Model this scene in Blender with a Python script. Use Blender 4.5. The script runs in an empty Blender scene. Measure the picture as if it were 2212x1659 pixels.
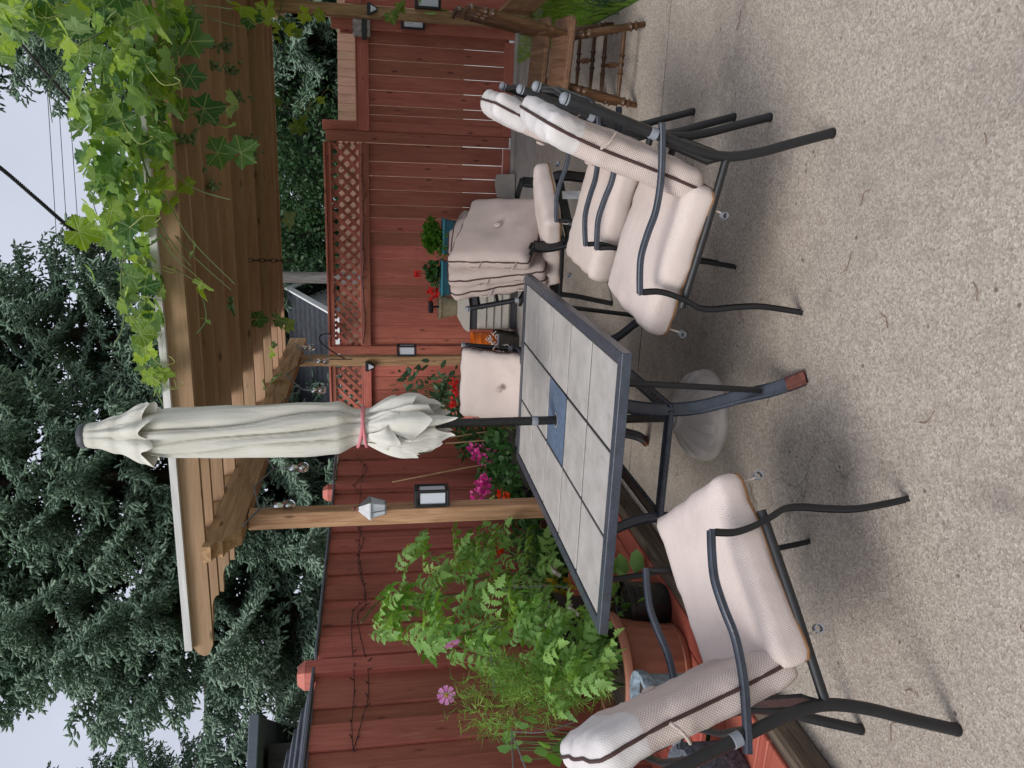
import bpy, bmesh, math, random
import numpy as np
from mathutils import Vector, Matrix, noise as mnoise
R_ = random.Random(7)
rs = np.random.RandomState(11)
S = bpy.context.scene
C = S.collection
rad = math.radians

# ------------------------------------------------------------------ camera, sky, sun, exposure
# yard frame: x runs along the back fence, y towards it, z up; the phone was held upright and the file lies on its side
PITCH, ROLL, YAW, EYE = .1767, -.0108, .2932, 1.509
FPX = 3060 / 1.82278
_rz = np.array([[math.cos(YAW), -math.sin(YAW), 0], [math.sin(YAW), math.cos(YAW), 0], [0, 0, 1]])
FW = _rz @ np.array([0, math.cos(PITCH), -math.sin(PITCH)])
_u0 = _rz @ np.array([0, math.sin(PITCH), math.cos(PITCH)])
_r0 = _rz @ np.array([1., 0, 0])
RT = _r0 * math.cos(ROLL) + _u0 * math.sin(ROLL)
UP = -_r0 * math.sin(ROLL) + _u0 * math.cos(ROLL)
EYEP = np.array([0, 0, EYE])
cam = bpy.data.cameras.new('camera')
camo = bpy.data.objects.new('camera', cam); C.objects.link(camo)
camo.matrix_world = Matrix(((-UP[0], RT[0], -FW[0], 0), (-UP[1], RT[1], -FW[1], 0), (-UP[2], RT[2], -FW[2], EYE), (0, 0, 0, 1)))
cam.sensor_fit = 'HORIZONTAL'; cam.sensor_width = 36; cam.lens = 36 * 3060 / 4032
cam.clip_start = .05; cam.clip_end = 600
S.camera = camo

SUN_EL, SUN_AZ = rad(50), rad(206)          # azimuth clockwise from +y
world = bpy.data.worlds.new('World'); S.world = world; world.use_nodes = True
nt = world.node_tree; nt.nodes.clear()
wo = nt.nodes.new('ShaderNodeOutputWorld'); bg = nt.nodes.new('ShaderNodeBackground')
sky = nt.nodes.new('ShaderNodeTexSky'); sky.sky_type = 'NISHITA'; sky.sun_disc = False
sky.sun_elevation = SUN_EL; sky.sun_rotation = SUN_AZ
sky.air_density = 1.0; sky.dust_density = 4.0; sky.ozone_density = 1.0
hs = nt.nodes.new('ShaderNodeHueSaturation'); hs.inputs['Saturation'].default_value = .30
mixc = nt.nodes.new('ShaderNodeMix'); mixc.data_type = 'RGBA'; mixc.inputs[0].default_value = .62
mixc.inputs[7].default_value = (7.2, 7.7, 9.2, 1)       # even cloud deck
tcw = nt.nodes.new('ShaderNodeTexCoord'); nzw = nt.nodes.new('ShaderNodeTexNoise')
nzw.inputs['Scale'].default_value = 2.2; nzw.inputs['Detail'].default_value = 5
rmw = nt.nodes.new('ShaderNodeMapRange'); rmw.inputs[3].default_value = .62; rmw.inputs[4].default_value = 1.34
mulw = nt.nodes.new('ShaderNodeMix'); mulw.data_type = 'RGBA'; mulw.blend_type = 'MULTIPLY'; mulw.inputs[0].default_value = 1
L = nt.links.new
L(sky.outputs[0], hs.inputs['Color']); L(hs.outputs[0], mixc.inputs[6]); L(tcw.outputs['Generated'], nzw.inputs['Vector'])
L(nzw.outputs[0], rmw.inputs[0]); L(mixc.outputs[2], mulw.inputs[6]); L(rmw.outputs[0], mulw.inputs[7])
L(mulw.outputs[2], bg.inputs['Color']); bg.inputs['Strength'].default_value = .084
L(bg.outputs[0], wo.inputs['Surface'])
sun = bpy.data.lights.new('sun', 'SUN'); suno = bpy.data.objects.new('sun', sun); C.objects.link(suno)
sun.energy = 1.5; sun.angle = rad(26); sun.color = (1, .965, .92)
_sd = Vector((math.sin(SUN_AZ) * math.cos(SUN_EL), math.cos(SUN_AZ) * math.cos(SUN_EL), math.sin(SUN_EL)))
suno.rotation_euler = _sd.to_track_quat('Z', 'Y').to_euler()
S.view_settings.view_transform = 'Standard'; S.view_settings.look = 'None'
S.view_settings.exposure = .46; S.view_settings.gamma = 1.0; S.view_settings.use_curve_mapping = False

# ------------------------------------------------------------------ sight lines of the survey (2212 x 1659 units) -> points in the yard
def ray(x, y): return FW + RT * ((1659 - y) - 829.5) / FPX - UP * (x - 1106) / FPX
def G(x, y, z=0.): d = ray(x, y); return EYEP + d * ((z - EYE) / d[2])
def AY(x, y, Y): d = ray(x, y); return EYEP + d * (Y / d[1])
def AX(x, y, X): d = ray(x, y); return EYEP + d * (X / d[0])
def AD(x, y, D): return EYEP + ray(x, y) * D
_n = np.array([-math.sin(YAW), math.cos(YAW), 0])
def AV(x, y, P): d = ray(x, y); return EYEP + d * (np.dot(np.array(P, float) - EYEP, _n) / np.dot(d, _n))

# ------------------------------------------------------------------ mesh builder
class MB:
    def __init__(s): s.v = []; s.f = []
    def add(s, vs, fs):
        b = len(s.v); s.v += [tuple(map(float, p)) for p in vs]; s.f += [tuple(i + b for i in f) for f in fs]; return s
    def box(s, c, d, ch=0., M=None):
        hx, hy, hz = d[0] / 2, d[1] / 2, d[2] / 2
        if ch <= 0:
            vs = [(sx * hx, sy * hy, sz * hz) for sx in (-1, 1) for sy in (-1, 1) for sz in (-1, 1)]
            fs = [(0, 1, 3, 2), (4, 6, 7, 5), (0, 4, 5, 1), (2, 3, 7, 6), (0, 2, 6, 4), (1, 5, 7, 3)]
        else:
            vs = []; idx = {}
            for sx in (-1, 1):
                for sy in (-1, 1):
                    for sz in (-1, 1):
                        for a in range(3):
                            p = [sx * (hx - ch), sy * (hy - ch), sz * (hz - ch)]
                            p[a] = (sx * hx, sy * hy, sz * hz)[a]
                            idx[(sx, sy, sz, a)] = len(vs); vs.append(tuple(p))
            fs = []
            def q(*k): fs.append(tuple(idx[i] for i in k))
            for a in range(3):
                o = [i for i in range(3) if i != a]
                for sg in (-1, 1):
                    loop = []
                    for (u, w) in ((-1, -1), (1, -1), (1, 1), (-1, 1)):
                        t = [0, 0, 0]; t[a] = sg; t[o[0]] = u; t[o[1]] = w; loop.append((*t, a))
                    q(*loop)
            for a in range(3):
                o = [i for i in range(3) if i != a]
                for u in (-1, 1):
                    for w in (-1, 1):
                        t1 = [0, 0, 0]; t1[o[0]] = u; t1[o[1]] = w
                        t0 = list(t1); t0[a] = -1; t1[a] = 1
                        q((*t0, o[0]), (*t1, o[0]), (*t1, o[1]), (*t0, o[1]))
            for sx in (-1, 1):
                for sy in (-1, 1):
                    for sz in (-1, 1): q((sx, sy, sz, 0), (sx, sy, sz, 1), (sx, sy, sz, 2))
        c = Vector(c)
        if M is not None: vs = [tuple(M @ Vector(p) + c) for p in vs]
        else: vs = [(p[0] + c.x, p[1] + c.y, p[2] + c.z) for p in vs]
        return s.add(vs, fs)
    def tube(s, pts, r, n=8, cap=True, close=False):
        P = [Vector(p) for p in pts]; m = len(P)
        rr = [r] * m if not hasattr(r, '__len__') else list(r)
        vs = []; prev = None
        for i in range(m):
            if close: t = (P[(i + 1) % m] - P[i - 1])
            else: t = P[min(i + 1, m - 1)] - P[max(i - 1, 0)]
            t = t.normalized() if t.length > 1e-9 else Vector((0, 0, 1))
            if prev is None:
                a = Vector((0, 0, 1)) if abs(t.z) < .9 else Vector((1, 0, 0))
                u = t.cross(a).normalized()
            else:
                u = prev - t * prev.dot(t); u = u.normalized() if u.length > 1e-9 else t.orthogonal().normalized()
            prev = u; w = t.cross(u)
            for k in range(n):
                an = 2 * math.pi * k / n
                vs.append(P[i] + (u * math.cos(an) + w * math.sin(an)) * rr[i])
        fs = []
        for i in range(m if close else m - 1):
            j = (i + 1) % m
            for k in range(n): fs.append((i * n + k, i * n + (k + 1) % n, j * n + (k + 1) % n, j * n + k))
        if cap and not close: fs.append(tuple(range(n))[::-1]); fs.append(tuple((m - 1) * n + k for k in range(n)))
        return s.add(vs, fs)
    def bar(s, pts, wa, wb, axis):          # flat bar swept along pts; wa along axis, wb across
        P = [Vector(p) for p in pts]; A = Vector(axis).normalized(); m = len(P); vs = []
        for i in range(m):
            t = (P[min(i + 1, m - 1)] - P[max(i - 1, 0)]).normalized(); nn = t.cross(A).normalized()
            c = min(wa, wb) * .18
            for (u, w) in ((-1, -1), (1, -1), (1, 1), (-1, 1)):
                for e in ((1, 0), (0, 1)) if u * w > 0 else ((0, 1), (1, 0)):
                    vs.append(P[i] + A * u * (wa / 2 - c * e[0]) + nn * w * (wb / 2 - c * e[1]))
        fs = []
        for i in range(m - 1):
            for k in range(8): fs.append((i * 8 + k, i * 8 + (k + 1) % 8, i * 8 + 8 + (k + 1) % 8, i * 8 + 8 + k))
        fs.append(tuple(range(8))[::-1]); fs.append(tuple((m - 1) * 8 + k for k in range(8)))
        return s.add(vs, fs)
    def lathe(s, prof, c=(0, 0, 0), n=32, M=None, sx=1., sy=1., capb=False, capt=False, warp=None):
        vs = []; c = Vector(c)
        for (r, z) in prof:
            for k in range(n):
                a = 2 * math.pi * k / n; q = r if warp is None else r * warp(a, z)
                p = Vector((q * math.cos(a) * sx, q * math.sin(a) * sy, z)); vs.append((M @ p if M is not None else p) + c)
        fs = []
        for i in range(len(prof) - 1):
            for k in range(n): fs.append((i * n + k, i * n + (k + 1) % n, i * n + n + (k + 1) % n, i * n + n + k))
        if capb: fs.append(tuple(range(n))[::-1])
        if capt: fs.append(tuple((len(prof) - 1) * n + k for k in range(n)))
        return s.add(vs, fs)
    def prism(s, poly, a, b, axis):         # 2-D outline extruded along an axis between a and b
        def P(u, w, t): return {'x': (t, u, w), 'y': (u, t, w), 'z': (u, w, t)}[axis]
        n = len(poly); vs = [P(u, w, a) for u, w in poly] + [P(u, w, b) for u, w in poly]
        fs = [tuple(range(n)), tuple(range(n, 2 * n))[::-1]] + [(i, i + n, (i + 1) % n + n, (i + 1) % n) for i in range(n)]
        return s.add(vs, fs)
    def mesh(s, name, m, smooth=0):
        me = bpy.data.meshes.new(name); me.from_pydata(s.v, [], s.f)
        bm = bmesh.new(); bm.from_mesh(me); bmesh.ops.recalc_face_normals(bm, faces=bm.faces); bm.to_mesh(me); bm.free()
        if m: me.materials.append(m)
        if smooth:
            me.polygons.foreach_set('use_smooth', [True] * len(me.polygons)); me.set_sharp_from_angle(angle=rad(smooth))
        me.update(); return me
    def obj(s, name, m, parent=None, smooth=0, loc=None, **kw): return link(name, s.mesh(name, m, smooth), parent, loc, **kw)

def link(name, me, parent=None, loc=None, rot=None, **kw):
    o = bpy.data.objects.new(name, me); C.objects.link(o)
    if parent is not None: o.parent = parent
    if loc is not None: o.location = loc
    if rot is not None: o.rotation_euler = rot
    for k, v in kw.items(): o[k] = v
    return o
def thing(name, label, cat, loc=(0, 0, 0), rz=0., group=None, rot=None):
    o = bpy.data.objects.new(name, None); C.objects.link(o); o.location = loc
    o.rotation_euler = rot if rot is not None else (0, 0, rz); o['label'] = label; o['category'] = cat; o.empty_display_size = .1
    if group: o['group'] = group
    return o
def tag(o, label, cat, group=None):
    o['label'] = label; o['category'] = cat
    if group: o['group'] = group
    return o
def copy_tree(o, parent=None):
    c = o.copy(); C.objects.link(c)
    if parent is not None: c.parent = parent
    for ch in list(o.children): copy_tree(ch, c)
    return c
def npmesh(name, V, F, m, shade=None, smooth=False):
    V = np.ascontiguousarray(V, np.float32); F = np.ascontiguousarray(F, np.int32); k = F.shape[1]
    me = bpy.data.meshes.new(name); me.vertices.add(len(V)); me.vertices.foreach_set('co', V.ravel())
    me.loops.add(F.size); me.loops.foreach_set('vertex_index', F.ravel())
    me.polygons.add(len(F)); me.polygons.foreach_set('loop_start', np.arange(0, F.size, k, dtype=np.int32))
    if smooth: me.polygons.foreach_set('use_smooth', np.ones(len(F), bool))
    if shade is not None:
        a = me.attributes.new('tone', 'FLOAT', 'POINT'); a.data.foreach_set('value', np.ascontiguousarray(shade, np.float32))
    me.update(calc_edges=True); me.validate(); me.materials.append(m); return me
def inst(TV, TF, pos, X, Y, Z, tone=None):
    """copies of a small template, one per frame (columns X,Y,Z already scaled)"""
    n, k = len(pos), len(TV)
    V = (TV[None, :, 0:1] * X[:, None, :] + TV[None, :, 1:2] * Y[:, None, :] + TV[None, :, 2:3] * Z[:, None, :] + pos[:, None, :]).reshape(-1, 3)
    F = (TF[None] + (np.arange(n) * k)[:, None, None]).reshape(-1, TF.shape[1])
    t = np.repeat(tone if tone is not None else rs.rand(n), k)
    return V, F, t
def unit(a): return a / np.maximum(np.linalg.norm(a, axis=-1, keepdims=True), 1e-9)
def frames(d, roll=None):
    d = unit(d); a = np.where(np.abs(d[:, 2:3]) < .9, np.array([[0, 0, 1.]]), np.array([[1., 0, 0]]))
    x = unit(np.cross(d, a)); y = np.cross(d, x)
    if roll is not None:
        c, s_ = np.cos(roll)[:, None], np.sin(roll)[:, None]; x, y = x * c + y * s_, -x * s_ + y * c
    return x, y, d
def catmull(pts, n=6):
    P = [Vector(p) for p in pts]; out = []
    for i in range(len(P) - 1):
        p0, p1, p2, p3 = P[max(i - 1, 0)], P[i], P[i + 1], P[min(i + 2, len(P) - 1)]
        for k in range(n):
            t = k / n
            out.append(.5 * ((2 * p1) + (p2 - p0) * t + (2 * p0 - 5 * p1 + 4 * p2 - p3) * t * t + (3 * p1 - p0 - 3 * p2 + p3) * t ** 3))
    out.append(P[-1]); return out

# ------------------------------------------------------------------ materials
class NT:
    def __init__(s, name):
        s.m = bpy.data.materials.new(name); s.m.use_nodes = True; s.t = s.m.node_tree
        s.b = next(n for n in s.t.nodes if n.type == 'BSDF_PRINCIPLED'); s.out = next(n for n in s.t.nodes if n.type == 'OUTPUT_MATERIAL')
    def n(s, typ, **kw):
        x = s.t.nodes.new('ShaderNode' + typ)
        for k, v in kw.items(): setattr(x, k, v)
        return x
    def l(s, a, b): s.t.links.new(a, b)
    def coord(s, kind='Object', scale=(1, 1, 1), rand=True):
        tc = s.n('TexCoord'); mp = s.n('Mapping'); mp.inputs['Scale'].default_value = scale
        if rand:
            oi = s.n('ObjectInfo'); ml = s.n('Math', operation='MULTIPLY'); ml.inputs[1].default_value = 53.
            ad = s.n('VectorMath', operation='ADD')
            s.l(oi.outputs['Random'], ml.inputs[0]); s.l(tc.outputs[kind], ad.inputs[0]); s.l(ml.outputs[0], ad.inputs[1]); s.l(ad.outputs[0], mp.inputs['Vector'])
        else: s.l(tc.outputs[kind], mp.inputs['Vector'])
        return mp.outputs[0]
    def noise(s, vec, scale, detail=4, rough=.55, dist=0.):
        x = s.n('TexNoise'); x.inputs['Scale'].default_value = scale; x.inputs['Detail'].default_value = detail
        x.inputs['Roughness'].default_value = rough; x.inputs['Distortion'].default_value = dist; s.l(vec, x.inputs['Vector']); return x.outputs[0]
    def ramp(s, fac, stops):
        x = s.n('ValToRGB'); e = x.color_ramp.elements
        while len(e) < len(stops): e.new(.5)
        for i, (p, c) in enumerate(stops): e[i].position = p; e[i].color = (*c, 1) if len(c) == 3 else c
        s.l(fac, x.inputs[0]); return x.outputs[0]
    def mix(s, a, b, fac, mode='MIX'):
        x = s.n('Mix', data_type='RGBA', blend_type=mode)
        for sock, v in ((0, fac), (6, a), (7, b)):
            if hasattr(v, 'is_linked'): s.l(v, x.inputs[sock])
            elif isinstance(v, tuple): x.inputs[sock].default_value = (*v, 1)
            else: x.inputs[sock].default_value = v
        return x.outputs[2]
    def math(s, op, a, b=None, clamp=False):
        x = s.n('Math', operation=op, use_clamp=clamp)
        for i, v in enumerate((a, b)):
            if v is None: continue
            if hasattr(v, 'is_linked'): s.l(v, x.inputs[i])
            else: x.inputs[i].default_value = v
        return x.outputs[0]
    def maprange(s, v, a, b, c=0., d=1.):
        x = s.n('MapRange'); s.l(v, x.inputs[0])
        for i, q in enumerate((a, b, c, d)): x.inputs[i + 1].default_value = q
        return x.outputs[0]
    def hsv(s, col, rnd, hv=.02, sv=.1, vv=.2):
        x = s.n('HueSaturation'); s.l(col, x.inputs['Color'])
        s.l(s.maprange(rnd, 0, 1, .5 - hv, .5 + hv), x.inputs['Hue']); s.l(s.maprange(rnd, 0, 1, 1 + vv, 1 - vv), x.inputs['Value'])
        return x.outputs[0]
    def rnd(s): return s.n('ObjectInfo').outputs['Random']
    def base(s, c, rough=.6, spec=None, metal=0.):
        if hasattr(c, 'is_linked'): s.l(c, s.b.inputs['Base Color'])
        else: s.b.inputs['Base Color'].default_value = (*c, 1)
        if hasattr(rough, 'is_linked'): s.l(rough, s.b.inputs['Roughness'])
        else: s.b.inputs['Roughness'].default_value = rough
        s.b.inputs['Metallic'].default_value = metal
        if spec is not None: s.b.inputs['Specular IOR Level'].default_value = spec
    def bump(s, h, strength=.4, dist=.005):
        x = s.n('Bump'); x.inputs['Strength'].default_value = strength; x.inputs['Distance'].default_value = dist
        s.l(h, x.inputs['Height']); s.l(x.outputs[0], s.b.inputs['Normal'])

def plain(name, c, rough=.5, metal=0., var=.12, sc=14., bump=.0, spec=None):
    n = NT(name); v = n.coord(rand=False); z = n.noise(v, sc, 4)
    c2 = tuple(min(1, x * (1 - var)) for x in c); c3 = tuple(min(1, x * (1 + var)) for x in c)
    n.base(n.ramp(z, [(.3, c2), (.7, c3)]), rough, spec, metal)
    if bump: n.bump(n.noise(v, sc * 9, 3), bump, .002)
    return n.m
def wood(name, lo, hi, axis, knots=.0, rough=.75, wear=None, stretch=14., vv=.14, bump=.35, fine=1.):
    n = NT(name); sc = {'x': (1, stretch, stretch), 'y': (stretch, 1, stretch), 'z': (stretch, stretch, 1)}[axis]
    v = n.coord(scale=sc); g = n.noise(v, 2.3 * fine, 6, .62, 1.2)
    col = n.ramp(g, [(.30, lo), (.52, tuple((a + b) / 2 for a, b in zip(lo, hi))), (.72, hi)])
    v2 = n.coord(scale={'x': (.6, 2.5, 2.5), 'y': (2.5, .6, 2.5), 'z': (2.5, 2.5, .6)}[axis])
    bl = n.noise(v2, 1.6, 3)
    col = n.mix(col, tuple(x * .72 for x in lo), n.maprange(bl, .52, .8, 0, .6))
    if knots:
        v3 = n.coord(scale={'x': (2.2, 7, 7), 'y': (7, 2.2, 7), 'z': (7, 7, 2.2)}[axis])
        vo = n.n('TexVoronoi'); vo.inputs['Scale'].default_value = 1.75; n.l(v3, vo.inputs['Vector'])
        k = n.maprange(vo.outputs['Distance'], .06, .17, knots, 0)
        col = n.mix(col, tuple(x * .28 for x in lo), k)
    if wear:
        w = n.noise(n.coord(scale={'x': (1.5, 9, 9), 'y': (9, 1.5, 9), 'z': (9, 9, 1.5)}[axis]), 3.2, 6, .7)
        col = n.mix(col, wear, n.maprange(w, .60, .72, 0, .7))
    n.base(n.hsv(col, n.rnd(), .006, .05, vv), rough, .3)
    n.bump(n.math('ADD', g, n.math('MULTIPLY', n.noise(v, 9, 3), .4)), bump, .004)
    return n.m
RED_LO, RED_HI = (.335, .098, .066), (.51, .182, .126)
def reds(a): return wood('red_stain_' + a, RED_LO, RED_HI, a, knots=.85, rough=.6, wear=(.40, .17, .12), vv=.24)
M_RED = {a: reds(a) for a in 'xyz'}
M_REDL = {a: wood('dark_red_stain_' + a, (.34, .100, .070), (.52, .180, .130), a, knots=.6, rough=.6, wear=(.44, .23, .18), vv=.24) for a in 'xyz'}
M_CED = {a: wood('cedar_' + a, (.27, .145, .070), (.58, .37, .21), a, knots=.8, rough=.8, vv=.10, bump=.6) for a in 'xyz'}
M_BEAM = {a: wood('beam_cedar_' + a, (.34, .205, .12), (.48, .315, .20), a, knots=.8, rough=.85, vv=.16) for a in 'xyz'}
M_DECK = {a: wood('deck_red_' + a, (.36, .085, .06), (.50, .135, .095), a, knots=.4, rough=.5, wear=(.42, .24, .20), vv=.08) for a in 'xyz'}
M_TIMBER = wood('weathered_timber', (.07, .05, .04), (.24, .18, .13), 'y', rough=.9, wear=(.30, .25, .2), bump=.9)
M_OAK = wood('varnished_oak', (.035, .016, .008), (.13, .062, .028), 'z', rough=.33, vv=.05, bump=.15)
M_OAKX = wood('varnished_oak_board', (.09, .045, .024), (.24, .13, .075), 'x', rough=.42, vv=.05, bump=.2)
M_GREYWOOD = wood('grey_pole_wood', (.10, .09, .085), (.30, .275, .26), 'z', rough=.9, stretch=20, bump=.9)
M_BROWNF = wood('brown_board', (.20, .115, .075), (.29, .175, .12), 'z', rough=.8, vv=.06)
M_WHITEWOOD = wood('pale_weathered_trim', (.50, .49, .48), (.74, .73, .72), 'x', rough=.8, vv=.02)

n = NT('exposed_concrete'); v = n.coord(rand=False)
big = n.noise(v, .8, 5); mid = n.noise(v, 7, 5); fine = n.noise(v, 95, 3, .7)
vo = n.n('TexVoronoi'); vo.inputs['Scale'].default_value = 150; n.l(v, vo.inputs['Vector'])
vo2 = n.n('TexVoronoi'); vo2.inputs['Scale'].default_value = 55; n.l(v, vo2.inputs['Vector'])
c0 = n.ramp(fine, [(.28, (.215, .185, .158)), (.5, (.385, .342, .302)), (.75, (.53, .485, .44))])
grain = n.ramp(vo.outputs['Color'], [(.1, (.215, .185, .158)), (.5, (.385, .342, .30)), (.9, (.57, .53, .48))])
c1 = n.mix(c0, grain, .6)
c1 = n.mix(c1, (.12, .10, .09), n.maprange(vo2.outputs['Distance'], .08, .16, .55, 0))
c1 = n.mix(c1, (.62, .6, .56), n.math('MULTIPLY', n.maprange(vo2.outputs['Distance'], .10, .17, 1, 0), n.maprange(n.noise(v, 31, 2), .56, .62)))
c1 = n.mix(c1, (.24, .215, .195), n.maprange(mid, .5, .78, 0, .4))
c1 = n.mix(c1, (.19, .172, .16), n.maprange(big, .50, .72, 0, .5)); st = n.noise(v, 1.7, 6, .7); c1 = n.mix(c1, (.12, .105, .095), n.maprange(st, .56, .72, 0, .62)); st2 = n.noise(v, 11, 5, .75); c1 = n.mix(c1, (.10, .09, .08), n.maprange(st2, .64, .74, 0, .5))
vc = n.n('TexVoronoi', feature='DISTANCE_TO_EDGE'); vc.inputs['Scale'].default_value = .42; wv = n.n('VectorMath', operation='ADD'); nv = n.n('TexNoise'); nv.inputs['Scale'].default_value = 3.; nv.inputs['Detail'].default_value = 6; n.l(v, nv.inputs['Vector']); n.l(v, wv.inputs[0]); n.l(nv.outputs['Color'], wv.inputs[1]); n.l(wv.outputs[0], vc.inputs['Vector'])
c1 = n.mix(c1, (.10, .09, .08), n.math('MULTIPLY', n.maprange(vc.outputs['Distance'], .0005, .0035, .55, 0), n.maprange(n.noise(v, 1.1, 3), .5, .6, 0, 1)))
vo3 = n.n('TexVoronoi'); vo3.inputs['Scale'].default_value = 21; n.l(v, vo3.inputs['Vector'])
c1 = n.mix(c1, (.085, .075, .068), n.math('MULTIPLY', n.maprange(vo3.outputs['Distance'], .10, .17, .8, 0), n.maprange(n.noise(v, 6, 2), .55, .62, 0, 1)))
c1 = n.mix(c1, (1., .968, .925), 1., "MULTIPLY"); n.base(c1, .88, .25); n.bump(n.math('ADD', fine, n.math('MULTIPLY', vo.outputs['Distance'], .9)), .55, .004)
M_CONC = n.m
n = NT('plain_concrete'); v = n.coord(rand=False)
c = n.ramp(n.noise(v, 5, 6, .65), [(.3, (.27, .25, .23)), (.7, (.42, .395, .365))])
c = n.mix(c, (.2, .185, .17), n.maprange(n.noise(v, 45, 3), .55, .75, 0, .5)); n.base(c, .9, .2); n.bump(n.noise(v, 60, 4), .4, .003); M_CONC2 = n.m
M_SOIL = plain('soil', (.035, .024, .017), .95, var=.6, sc=40, bump=.8)
M_EARTH = plain('lawn_earth', (.10, .17, .035), .95, var=.5, sc=6, bump=.6)
M_ALLEY = plain('alley_gravel', (.48, .46, .43), .95, var=.25, sc=30, bump=.5)
M_STONE = plain('pale_stone', (.42, .38, .32), .9, var=.3, sc=18, bump=.6)

def metal(name, c, rough): 
    n = NT(name); v = n.coord(rand=False); z = n.noise(v, 22, 4)
    n.base(n.ramp(z, [(.3, tuple(x * .8 for x in c)), (.75, tuple(x * 1.25 for x in c))]), n.maprange(n.noise(v, 60, 3), .3, .7, rough - .06, rough + .1), .6)
    n.bump(n.noise(v, 380, 2), .10, .001); return n.m
M_BLACK = metal('black_powder_coat', (.010, .011, .013), .42)
M_BLUE = metal('slate_powder_coat', (.050, .060, .080), .30)
M_POLE = metal('black_umbrella_pole', (.007, .007, .008), .30)
M_DARKP = plain('black_plastic', (.008, .008, .009), .38, var=.2)
M_BLACKLAMP = plain('black_lamp_body', (.012, .013, .016), .5, var=.2)
M_GREYP = plain('grey_plastic', (.24, .26, .29), .5, var=.15)
M_CAPBLUE = plain('grey_metal_capping', (.13, .155, .19), .42, metal=.3)
M_RUST = plain('red_oxide', (.16, .05, .035), .75, var=.35, sc=40, bump=.3)
M_CHAIN = plain('dark_chain', (.03, .022, .018), .6, metal=.6)
M_GALV = plain('galvanised_steel', (.26, .27, .29), .45, metal=.5, sc=30)
M_FROST = plain('frosted_panel', (.62, .66, .72), .35, var=.06, sc=120)
M_WHITE = plain('white_paint', (.74, .74, .74), .5, var=.05)
M_SHINGLE = plain('dark_shingle', (.040, .045, .055), .85, var=.35, sc=9)
M_SHINGLE2 = plain('grey_shingle', (.075, .082, .10), .85, var=.35, sc=12)
M_DKSIDING = plain('dark_siding', (.030, .026, .026), .8, var=.25)
M_TEAL = plain('teal_plastic', (.016, .105, .150), .42, var=.12)
M_TEALR = plain('teal_rim', (.06, .28, .36), .42, var=.12)
M_TANPOT = plain('tan_pot', (.30, .255, .165), .7, var=.18, sc=25)
M_RESIN = plain('beige_resin', (.46, .43, .385), .5, var=.06)
M_RESIND = plain('dark_resin', (.055, .058, .068), .55, var=.1)
M_ORANGE = plain('orange_plastic', (.80, .17, .012), .35, var=.06)
M_BIN = plain('brown_bin', (.055, .046, .040), .6, var=.25, sc=50)
M_TERRA = plain('terracotta_plastic', (.33, .125, .078), .55, var=.10, sc=6)
M_PINKCLAY = plain('pink_clay', (.55, .32, .26), .7, var=.12)
M_GREYSTONE = plain('speckled_grey', (.10, .11, .135), .8, var=.75, sc=60, bump=.6)
M_GREYPOT = plain('mottled_grey_pot', (.24, .30, .36), .7, var=.55, sc=40, bump=.5)
M_REDBOX = M_REDL
M_BAMBOO = wood('bamboo_cane', (.34, .22, .10), (.55, .40, .22), 'z', rough=.5, vv=.1)
M_STEM = plain('green_stem', (.09, .13, .035), .6, var=.3)
M_BARK = plain('bark', (.075, .058, .046), .95, var=.45, sc=14, bump=1.)
M_VINEWOOD = plain('vine_wood', (.13, .075, .05), .9, var=.35)
M_WHITEROPE = plain('white_rope', (.66, .64, .60), .8, var=.15, sc=80)
M_BASE = plain('taupe_resin', (.44, .39, .355), .6, var=.07, sc=18)
M_PINKBAND = plain('pink_elastic', (.62, .20, .23), .7, var=.12)
M_CABLE = plain('black_cable', (.012, .012, .013), .7)
M_WIRE = plain('brown_wire', (.035, .014, .012), .6)
M_SOLAR = plain('solar_panel', (.018, .012, .018), .25)
M_PAPER = plain('white_tag', (.78, .80, .82), .5, var=.05)
M_LETTER = plain('white_print', (.82, .80, .78), .6, var=.04)
M_INK = plain('black_ink', (.015, .015, .018), .7)
M_POSTTOP = plain('worn_pink_paint', (.42, .20, .16), .7, var=.25, sc=30)

n = NT('clear_glass'); n.base((.95, .97, 1), .03); n.b.inputs['Transmission Weight'].default_value = 1.; n.b.inputs['IOR'].default_value = 1.25; M_GLASS = n.m
M_CHROME = plain('satin_chrome', (.70, .71, .73), .22, metal=1., var=.06)

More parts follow.
